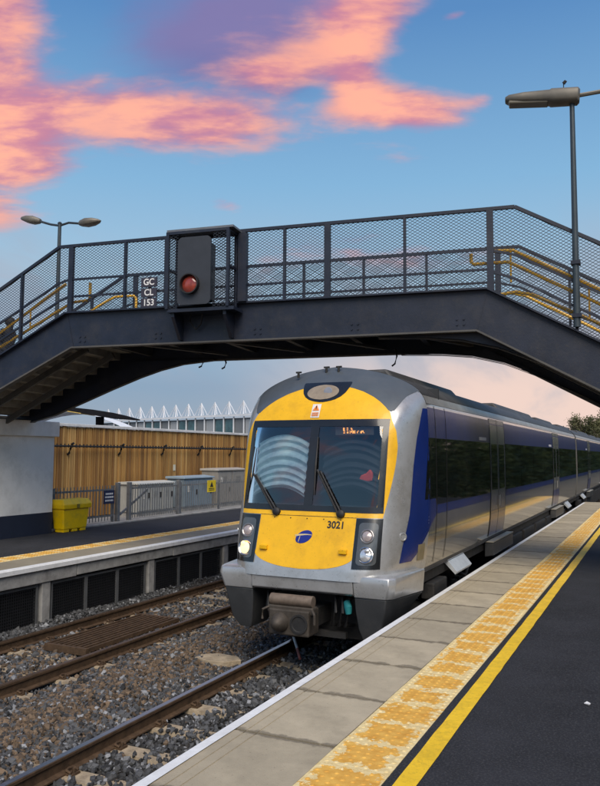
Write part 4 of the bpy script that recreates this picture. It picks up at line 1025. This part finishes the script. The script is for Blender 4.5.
# person climbing the far stairs
def build_person():
    s_, w_ = -2.24, 1.0; zf = 5.33-.156*8
    p0 = BP(s_, w_, zf)
    root = thing('person', p0, 'person in dark clothes and a backpack on the bridge stairs behind the mesh', 'person', rz=BA)
    J = {'pelvis': (0, 0, .93), 'spine': (.03, 0, 1.15), 'chest': (.05, 0, 1.35), 'neck': (.06, 0, 1.50), 'head': (.09, 0, 1.60), 'crown': (.09, 0, 1.70),
         'hl': (0, .10, .90), 'kl': (.16, .11, .56), 'al': (.04, .11, .24), 'tl': (.20, .12, .19), 'hr': (0, -.10, .90), 'kr': (.02, -.11, .47), 'ar': (-.06, -.11, .09), 'tr': (.10, -.12, .04),
         'sl': (.05, .19, 1.40), 'el': (-.06, .25, 1.14), 'wl': (.12, .24, .95), 'sr': (.05, -.19, 1.40), 'er': (-.02, -.27, 1.13), 'wr': (.18, -.27, .98), 'fl': (.17, .24, .90), 'frr': (.24, -.27, .94)}
    Rr = dict(pelvis=.15, spine=.14, chest=.16, neck=.06, head=.095, crown=.06, hl=.09, kl=.062, al=.045, tl=.04, hr=.09, kr=.062, ar=.045, tr=.04, sl=.07, el=.05, wl=.035, sr=.07, er=.05, wr=.035, fl=.03, frr=.03)
    E = [('pelvis','spine'),('spine','chest'),('chest','neck'),('neck','head'),('head','crown'),('pelvis','hl'),('hl','kl'),('kl','al'),('al','tl'),('pelvis','hr'),('hr','kr'),('kr','ar'),('ar','tr'),('chest','sl'),('sl','el'),('el','wl'),('wl','fl'),('chest','sr'),('sr','er'),('er','wr'),('wr','frr')]
    names = list(J); me = bpy.data.meshes.new('body'); me.from_pydata([J[n] for n in names], [(names.index(a), names.index(b_)) for a, b_ in E], [])
    me.materials.append(pm('dark clothes', (.02, .02, .026), .85, 0, .3, 12))
    o = bpy.data.objects.new('body', me); col.objects.link(o); o.parent = root
    md = o.modifiers.new('skin', 'SKIN')
    for i, n in enumerate(names):
        me.skin_vertices[0].data[i].radius = (Rr[n], Rr[n]*(.8 if n in ('chest', 'spine', 'pelvis') else 1)); me.skin_vertices[0].data[i].use_root = (n == 'pelvis')
    sb = o.modifiers.new('sub', 'SUBSURF'); sb.levels = 1; sb.render_levels = 2
    m = MB(); lathe(m, (.075, 0, 1.615), (0, 0, 1), [(.085, -.05), (.112, .0), (.112, .06), (.08, .105), (0, .125)], 16); m.build('hair', pm('dark hair', (.015, .012, .01), .7), root, local=True, smooth=True)
    m = MB(); m.box(-.24, -.10, -.14, .14, 1.0, 1.42); m.build('backpack', pm('backpack', (.02, .022, .03), .8), root, local=True, bevel=.05)
build_person()

# ------------------------------------------------------------------ timber acoustic fence with black rail
def build_timber_fence():
    X = -11.5; y0, y1 = 4.0, 46.0; zt = 3.66
    t = thing('timber_fence', (X, (y0+y1)/2, .9), 'tall brown timber fence of vertical boards with white coping behind the far platform', 'fence')
    woods = [pm('timber %d' % i, c, .8, 0, .22, 3.5, .3, 40, ((c[0]*.45, c[1]*.42, c[2]*.4), .6, 5), streak=True) for i, c in enumerate(((.44, .24, .07), (.35, .18, .05), (.54, .32, .11), (.27, .135, .04)))]
    m = MB(); m.box(X-.10, X-.05, y0, y1, .9, zt-.01); m.build('backing', pm('fence backing', (.06, .035, .015), .9), t)
    bay = 2.4; y = y0
    while y < y1:
        mbs = [MB() for _ in woods]; yy = y
        while yy < min(y+bay, y1)-.02:
            w_ = .084; d = random.uniform(-.012, .012); mbs[random.choices(range(4), (4, 4, 3, 2))[0]].box(X-.045+d, X-.01+d, yy+.012, yy+w_, .915+random.uniform(0, .02), zt+random.uniform(-.015, -.002)); yy += .1
        for i, mb in enumerate(mbs):
            if mb.v: tag(mb.build('boards', woods[i], t), kind='stuff')
        y += bay
    m = MB(); m.box(X-.16, X+.05, y0, y1, zt, zt+.085); m.build('coping', pm('coping white', (.66, .66, .66), .6), t, bevel=.01)
    m = MB(); m.tube([(X+.16, y0, 3.07), (X+.16, y1, 3.07)], .028, 8)
    y = y0+.1
    while y < y1: m.box(X+.145, X+.175, y-.012, y+.012, 3.03, 3.135); y += .16
    m.build('spiked_rail', black_m, t)
    y = 17.53-2.36*5
    while y < y1:
        m = MB(); m.tube([(X-.01, y, 2.82), (X+.05, y, 2.86), (X+.10, y, 3.0), (X+.14, y, 3.12), (X+.22, y, 3.16)], .035, 6); m.build('rail_bracket', black_m, t, smooth=True); y += 2.36
    m = MB(); m.box(X-.009, X+.004, 23.0, 23.14, 2.25, 2.47); tag(m.build('notice', pm('notice cream', (.62, .58, .45), .6), t), 'small cream notice')
build_timber_fence()

# ------------------------------------------------------------------ galvanised palisade
def palisade(x, y0, y1, zb, h, label, gate=None, name='palisade_fence', pitch=.125, group=None):
    t = thing(name, (x, (y0+y1)/2, zb), label, 'fence', group)
    n = max(1, round((y1-y0)/2.4)); w_ = (y1-y0)/n
    for i in range(n+1):
        m = MB(); m.box(x-.09, x-.03, y0+i*w_-.03, y0+i*w_+.03, zb, zb+h-.02); m.build('post', galv, t)
    for i in range(n):
        a, b_ = y0+i*w_, y0+(i+1)*w_
        for z in (zb+.18, zb+h-.12): m = MB(); m.box(x-.028, x-.004, a+.032, b_-.032, z-.025, z+.025); m.build('rail', galv, t)
        m = MB(); y = a+.05
        while y < b_-.03:
            m.box(x-.003, x+.012, y-.011, y+.011, zb+.05, zb+h); y += pitch
        tag(m.build('pales', galv, t), kind='stuff')
    return t
palisade(-9.45, 10.2, 17.2, .957, 1.02, 'low galvanised palisade fence between the white pier and the gate')
palisade(-9.45, 20.55, 30.0, .957, 1.02, 'low galvanised palisade fence in front of the grey cabinets beyond the gate')
t = thing('palisade_gate', (-9.45, 18.9, .957), 'galvanised palisade gate with a diagonal brace between two stout posts', 'gate')
for y in (17.36, 17.88, 20.38):
    m = MB(); m.box(-9.53, -9.42, y-.055, y+.055, .957, 2.04); m.build('gate_post', galv, t, bevel=.008)
for z in (1.12, 1.86): m = MB(); m.box(-9.475, -9.451, 17.94, 20.32, z-.025, z+.025); m.build('rail', galv, t)
m = MB(); m.beam((-9.485, 17.5, 1.14), (-9.485, 18.75, 1.78), .03, .06); m.build('brace', galv, t)
m = MB(); y = 18.0
while y < 20.3: m.box(-9.449, -9.435, y-.011, y+.011, 1.0, 1.97); y += .12
tag(m.build('pales', galv, t), kind='stuff')
# notices on the fence
t = thing('notice_board', (-9.42, 16.95, 1.48), 'dark blue notice with white lettering on the palisade beside the yellow bin', 'sign')
m = MB(); m.box(-9.437, -9.425, 16.70, 17.17, 1.47, 1.84); m.build('panel', pm('sign blue', (.012, .022, .075), .5), t, bevel=.004)
for z, a, b_ in ((1.745, 16.78, 17.10), (1.655, 16.76, 17.12), (1.56, 16.77, 17.10)):
    m = MB(); yy = a
    while yy < b_: l_ = random.uniform(.02, .05); m.box(-9.4245, -9.422, yy, min(b_, yy+l_), z-.024, z+.024); yy += l_+.014
    m.build('text_line', pm('sign white', (.75, .75, .76), .6), t)
t = thing('warning_notice', (-9.42, 22.3, 1.57), 'small yellow warning notice on the palisade beside the blue cabinet', 'sign')
m = MB(); m.box(-9.437, -9.425, 22.03, 22.57, 1.57, 1.97); m.build('panel', pm('sign yellow', (.78, .58, .02), .5), t, bevel=.004)
m = MB(); m.prism([(22.19, 1.74), (22.41, 1.74), (22.30, 1.93)], lambda a, b_, q: (q, a, b_), -9.4245, -9.422); m.build('warning_triangle', pm('sign black', (.02, .02, .02), .6), t)
for z in (1.69, 1.64): m = MB(); m.box(-9.4245, -9.422, 22.12, 22.48, z-.012, z+.012); m.build('text_line', MATS['sign black'], t)

# yellow grit bin
def build_bin():
    t = thing('grit_bin', (-9.0, 15.0, .917), 'bright yellow plastic grit bin with hinged lid beside the white pier', 'bin')
    ym = pm('bin yellow', (.88, .58, .0), .45, 0, .06, 4, dirt=((.40, .32, .05), .5, 5))
    X0, X1, Y0, Y1 = -9.22, -8.80, 14.46, 15.45
    def fr(x0, x1, y0, y1, z): return [(x0, y0, z), (x1, y0, z), (x1, y1, z), (x0, y1, z)]
    m = MB(); lv = [fr(X0+.05, X1-.05, Y0+.08, Y1-.08, .98), fr(X0+.02, X1-.02, Y0+.03, Y1-.03, 1.48)]
    m.add(lv[0]+lv[1], [(3, 2, 1, 0), (4, 5, 6, 7), (0, 1, 5, 4), (1, 2, 6, 5), (2, 3, 7, 6), (3, 0, 4, 7)]); m.build('body', ym, t, bevel=.025)
    m = MB(); m.add(fr(X0, X1+.02, Y0, Y1, 1.482)+fr(X0, X1+.03, Y0-.02, Y1+.02, 1.60)+fr(X0+.02, X1-.05, Y0+.03, Y1-.03, 1.72), [(3, 2, 1, 0), (8, 9, 10, 11)]+[(a+i, a+(i+1) % 4, a+4+(i+1) % 4, a+4+i) for a in (0, 4) for i in range(4)]); ld = m.build('lid', ym, t, bevel=.02)
    m = MB(); m.box(X1+.024, X1+.045, 14.9, 15.0, 1.50, 1.60); m.build('lid_handle', pm('handle dark', (.25, .2, .02), .5), ld, bevel=.006)
    for y in (14.56, 14.86, 15.16):
        m = MB(); m.box(X0+.08, X1-.06, y, y+.19, .917, .981); m.build('foot', ym, t, bevel=.008)
build_bin()

# trackside cabinets
def cabinet(y0, y1, z1, colr, label, doors=2):
    x0, x1 = -11.05, -10.35; t = thing('equipment_cabinet', (-10.7, (y0+y1)/2, .9), label, 'cabinet')
    c = pm('cabinet %s' % label[:12], colr, .5, .2, .1, 3, dirt=(tuple(q*.55 for q in colr), .45, 2.5), streak=True)
    m = MB(); m.box(x0, x1, y0, y1, 1.02, z1-.10); m.build('body', c, t, bevel=.01)
    m = MB(); m.box(x0+.03, x1-.03, y0+.03, y1-.03, .90, 1.019); m.build('plinth', concrete2, t)
    m = MB(); m.prism([(x0-.05, z1-.098), (x1+.06, z1-.098), (x1+.06, z1-.05), (x0+.3, z1), (x0-.05, z1-.02)], lambda a, b_, q: (a, q, b_), y0-.05, y1+.05); m.build('roof', pm('cabinet roof %s' % label[:8], tuple(min(.7, q*1.5) for q in colr), .45, .2, .1, 3), t, bevel=.008)
    w_ = (y1-y0)/doors
    for i in range(doors):
        m = MB(); m.box(x1+.001, x1+.018, y0+i*w_+.03, y0+(i+1)*w_-.03, 1.06, z1-.16); d = m.build('door', c, t, bevel=.006)
        m = MB(); m.box(x1+.019, x1+.045, y0+i*w_+w_*.8, y0+i*w_+w_*.8+.04, 1.45, 1.62); m.build('handle', black_m, d)
        m = MB()
        for k in range(6): m.box(x1+.0185, x1+.026, y0+i*w_+w_*.25, y0+i*w_+w_*.6, z1-.32-.035*k, z1-.305-.035*k)
        m.build('louvre', c, d)
    m = MB(); m.box(x1+.0195, x1+.024, y0+.20, y0+.36, z1-.55, z1-.34); m.build('label_plate', pm('label pale', (.62, .60, .55), .6), t)
cabinet(19.45, 21.35, 1.98, (.42, .43, .41), 'pale grey equipment cabinet with white roof behind the palisade gate', 3)
cabinet(22.0, 23.85, 2.10, (.22, .29, .35), 'blue grey equipment cabinet behind the yellow warning notice', 2)
cabinet(24.2, 26.3, 2.34, (.33, .31, .28), 'taller warm grey equipment cabinet farthest along the palisade', 2)

# ------------------------------------------------------------------ beyond the fence
def px(x, y, dist):
    """a point at a given distance from the camera along a pixel direction"""
    f = 756.8; d = fw+r2*((x-300)/f)-u2*((y-393)/f); return Vector((4.378, 0, 2.876))+d*dist
def build_stadium():
    # the stand runs away to the left: near end 250 m off, far end 420 m
    A = px(256, 440, 520); B = px(84, 440, 660); A.z = B.z = 0
    root = thing('stadium_stand', (A+B)/2, 'stadium stand with white masts and cables above a pale roof beyond the timber fence', 'stadium')
    wt = pm('stadium white', (.72, .74, .78), .5, .1, .1, .2); gl = pm('stadium glass', (.06, .13, .15), .25, 0, .4, .15, spec=.8); gr = pm('stadium grey', (.16, .18, .20), .8, 0, .3, .15)
    ax = (B-A); Ln = ax.length; ax.normalize(); nn = Vector((ax.y, -ax.x, 0))
    if nn.dot(Vector((4.4, 0, 0))-A) < 0: nn = -nn
    def P(s, w_, z): return A+ax*s+nn*w_+Vector((0, 0, z))
    zr = lambda s: 30.6-.8*(s/Ln)**2
    m = MB(); n = 30
    for i in range(n):
        s0_, s1_ = Ln*i/n-25, Ln*(i+1)/n-25
        m.add([P(s0_, -18, zr(s0_)+1.2), P(s1_, -18, zr(s1_)+1.2), P(s1_, 3, zr(s1_)), P(s0_, 3, zr(s0_)), P(s0_, -18, zr(s0_)+.2), P(s1_, -18, zr(s1_)+.2), P(s1_, 3, zr(s1_)-1.4), P(s0_, 3, zr(s0_)-1.4)], [(0, 1, 2, 3), (3, 2, 6, 7), (4, 7, 6, 5), (0, 4, 5, 1)])
    m.build('roof', wt, root)
    m = MB(); m.add([P(-25, 0, -1), P(Ln*.98-25, 0, -1), P(Ln*.98-25, 0, 28), P(-25, 0, 28), P(-25, -15, -1), P(Ln*.98-25, -15, -1), P(Ln*.98-25, -15, 28), P(-25, -15, 28)], [(0, 1, 2, 3), (4, 7, 6, 5), (0, 3, 7, 4), (1, 5, 6, 2)]); m.build('facade', gr, root)
    k = 0; s_ = -20
    while s_ < Ln*.93-25:
        p_ = MB(); c = [P(s_+.5, .3, 10), P(s_+9.5, .3, 10), P(s_+9.5, .3, 27), P(s_+.5, .3, 27)]; p_.add(c+[q-nn*.25 for q in c], [(0, 1, 2, 3), (7, 6, 5, 4), (0, 4, 5, 1), (1, 5, 6, 2), (2, 6, 7, 3), (3, 7, 4, 0)])
        p_.build('glazing' if k % 4 < 2 else 'cladding', gl if k % 4 < 2 else pm('stadium cladding %d' % (k % 2), ((.34, .36, .38), (.17, .185, .20))[k % 2], .7), root); k += 1
        p_ = MB(); p_.beam(P(s_, 1.2, -1), P(s_, 1.2, 29), .8, .8); p_.build('column', wt, root); s_ += 10.3
    k = 0; s_ = -18; stp = 14.8
    while s_ < Ln-26:
        z0 = zr(s_); h_ = 9.5
        m = MB(); m.tube([P(s_, 1, z0-.5), P(s_, 1, z0+h_)], [.6, .4], 6)
        for q in (-.5, -.2, .2, .5): m.tube([P(s_, 1, z0+h_-.3), P(s_+q*stp*.95, 1.5, z0+.4)], .26, 5)
        m.build('mast', wt, root); s_ += stp; k += 1
build_stadium()
# dark canopy with a yellow lit edge and a pale domed roof behind the fence
t = thing('canopy', px(100, 440, 46)*1, 'dark cantilevered canopy with yellow underside on one column behind the fence', 'canopy')
c = px(100, 416, 46); d1 = Vector((.905, .425, 0))
m = MB(); m.prism([(-3.4, .62), (-1.2, .42), (0, .30), (1.2, .12), (2.1, -.12), (2.1, -.20), (1.2, -.14), (.5, -.10), (-.6, .08), (-3.4, .50)], lambda a, b_, q: c+d1*a+Vector((-.425, .905, 0))*q+Vector((0, 0, b_)), -1.6, 1.6); m.build('roof', pm('canopy dark', (.012, .012, .015), .9, spec=.1), t)
m = MB(); m.prism([(-3.2, .485), (-.7, .085), (-.7, .06), (-3.2, .45)], lambda a, b_, q: c+d1*a+Vector((-.425, .905, 0))*q+Vector((0, 0, b_)), -1.62, 1.5); m.build('soffit', pm('canopy yellow', (.75, .52, .12), .6), t)
m = MB(); m.tube([(c.x, c.y, .9), (c.x, c.y, c.z-.05)], [.18, .26], 10); m.build('column', MATS['canopy dark'], t)
t = thing('white_shelter', px(78, 445, 62), 'pale curved shelter roof showing over the timber fence beside the canopy', 'building'); t.location.z = .9
c = px(72, 430, 62); d1 = Vector((.905, .425, 0)); d2 = Vector((-.425, .905, 0))
m = MB(); rr = []
for i in range(13):
    a = i/12; rr.append([Vector((c.x, c.y, 0))+d1*(-5.5+11*a)+d2*q+Vector((0, 0, 4.4+1.75*math.sin(a*math.pi)**.8)) for q in (-3, 3)])
m.grid(rr); m.build('roof', pm('shelter white', (.80, .82, .84), .6), t, smooth=True)
m = MB(); m.prism([(-5.4, 0.9), (5.4, .9), (5.4, 4.38), (-5.4, 4.38)], lambda a, b_, q: Vector((c.x, c.y, 0))+d1*a+d2*q+Vector((0, 0, b_)), -2.8, 2.8); m.build('wall', pm('shelter wall', (.35, .36, .38), .7), t)

# ------------------------------------------------------------------ trees and hedge
bark = pm('bark', (.06, .045, .032), .9, 0, .3, 6)
def leaf_mat(name, a, b_, s=1.2):
    m = bpy.data.materials.new(name); m.use_nodes = True; N = m.node_tree.nodes; L = m.node_tree.links; p_ = N['Principled BSDF']; p_.inputs['Roughness'].default_value = .7
    tc = N.new('ShaderNodeTexCoord'); n = N.new('ShaderNodeTexNoise'); n.inputs['Scale'].default_value = s; n.inputs['Detail'].default_value = 6; L.new(tc.outputs['Object'], n.inputs[0])
    cr = N.new('ShaderNodeValToRGB'); cr.color_ramp.elements[0].position = .35; cr.color_ramp.elements[0].color = (*a, 1); cr.color_ramp.elements[1].position = .65; cr.color_ramp.elements[1].color = (*b_, 1)
    L.new(n.outputs[0], cr.inputs[0]); L.new(cr.outputs[0], p_.inputs['Base Color']); return m
def leaves_mesh(name, pts, size, mat):
    n = len(pts); q = rng.normal(size=(n, 3, 3)); a = q[:, 0]/np.linalg.norm(q[:, 0], axis=1)[:, None]; b_ = np.cross(a, q[:, 1]); b_ /= np.linalg.norm(b_, axis=1)[:, None]
    s = (size*rng.uniform(.5, 1.3, n))[:, None]
    V = np.stack([pts-a*s, pts-b_*s*.5, pts+a*s, pts+b_*s*.5], 1).reshape(-1, 3)
    me = bpy.data.meshes.new(name); me.vertices.add(n*4); me.vertices.foreach_set('co', V.reshape(-1).astype('f'))
    me.loops.add(n*4); me.loops.foreach_set('vertex_index', np.arange(n*4, dtype='i')); me.polygons.add(n); me.polygons.foreach_set('loop_start', (np.arange(n)*4).astype('i')); me.polygons.foreach_set('loop_total', np.full(n, 4, 'i')); me.update(); me.materials.append(mat); return me
def tree(pos, H_, seed, label, leafy, mat, group=None):
    rd = random.Random(seed); root = thing('tree', pos, label, 'tree', group); tr, tw, tips = MB(), MB(), []
    def br(p_, d, l_, r_, lev):
        pts = [p_]; cur = Vector(p_); dd = Vector(d)
        for i in range(4):
            dd = (dd+Vector((rd.gauss(0, .14), rd.gauss(0, .14), rd.gauss(.05, .1)))).normalized(); cur = cur+dd*l_/4; pts.append(cur.copy())
        (tr if lev < 2 else tw).tube(pts, [r_*(1-.13*i) for i in range(5)], 6 if lev < 2 else 3, cap=False)
        if lev >= 3: tips.extend(pts[2:])
        if lev < 5:
            for k in range(4 if lev < 2 else 3):
                f_ = rd.uniform(.35, 1.) if lev else rd.uniform(.45, 1.); q = pts[min(4, int(f_*4))]; a = rd.uniform(0, 6.28); sp_ = rd.uniform(.5, 1.0)
                nd_ = (dd+Vector((math.cos(a)*sp_, math.sin(a)*sp_, rd.uniform(-.1, .4)))).normalized(); br(q, nd_, l_*rd.uniform(.55, .75), r_*.52, lev+1)
    br(Vector((0, 0, 0)), Vector((0, 0, 1)), H_*.42, H_*.028, 0)
    tr.build('trunk', bark, root, local=True, smooth=True); tw.build('twigs', pm('twig', (.085, .065, .048), .9), root, local=True)
    if leafy:
        T = np.array([t_[:] for t_ in tips]); T = T[rng.integers(0, len(T), leafy)]+rng.normal(0, H_*.022, (leafy, 3)); link('crown', leaves_mesh('crown', T, H_*.011, mat), root, local=True)
    return root
lf1 = leaf_mat('tree leaves olive', (.05, .055, .02), (.13, .13, .05), .5); lf2 = leaf_mat('tree leaves brown', (.06, .045, .03), (.12, .085, .05), .5)
TG = 'bare winter trees past the end of the train'
for i, (x, y, d_, H_, lv, mt) in enumerate(((604, 450, 95, 10.6, 9000, lf1), (584, 450, 112, 11.6, 3500, lf1), (566, 450, 125, 11.0, 400, lf2), (552, 450, 150, 11, 300, lf2), (618, 450, 118, 12.5, 9000, lf1))):
    p_ = px(x, y, d_); p_.z = -.42
    tree(p_, H_, 11+i, ('dense olive leaved tree beside the bare trees past the train' if lv > 2000 else 'thin bare brown tree showing over the far roof of the train'), lv, mt, TG+(' with leaves' if lv > 2000 else ''))
# hedge and railing at the back of the near platform (seen mirrored in the train windows)
hb = struct(MB().box(14.001, 60, -30, 120, -.41, .91).build('verge', pm('verge soil', (.05, .05, .025), .95, 0, .3, 2)))
def hedge():
    u = np.concatenate([rng.uniform(0, 1, 42000), rng.uniform(1, 5.5, 42000)]); n = len(u); a = rng.uniform(0, math.pi, n)
    y = -6+u*70; hh = 7.0+1.0*np.sin(y*.43)+.8*np.sin(y*1.1+1)+.5*np.sin(y*2.3); hh = hh+np.clip((y-20)/60, 0, 1.5)*2.0; w_ = 1.3
    rr = rng.uniform(.75, 1.05, n)**.5
    x = 10.6-np.cos(a)*w_*rr*(1+.15*np.sin(y*2.3)); z = .5+np.abs(np.sin(a))**.6*hh*rr*rng.uniform(.15, 1, n)**.7
    z[y > 36] -= 1.2
    sz = np.where(u < 1, .17, .42)
    tag(link('hedge', leaves_mesh('hedge', np.stack([x, y, z], 1), sz, leaf_mat('hedge leaves', (.03, .055, .012), (.12, .15, .04), .35))), 'overgrown green hedge behind the near platform mirrored in the train windows', 'hedge', kind='stuff')
hedge()
palisade(8.6, -4, 32, .917, 1.2, 'galvanised palisade fence in front of the hedge behind the near platform', pitch=.16)
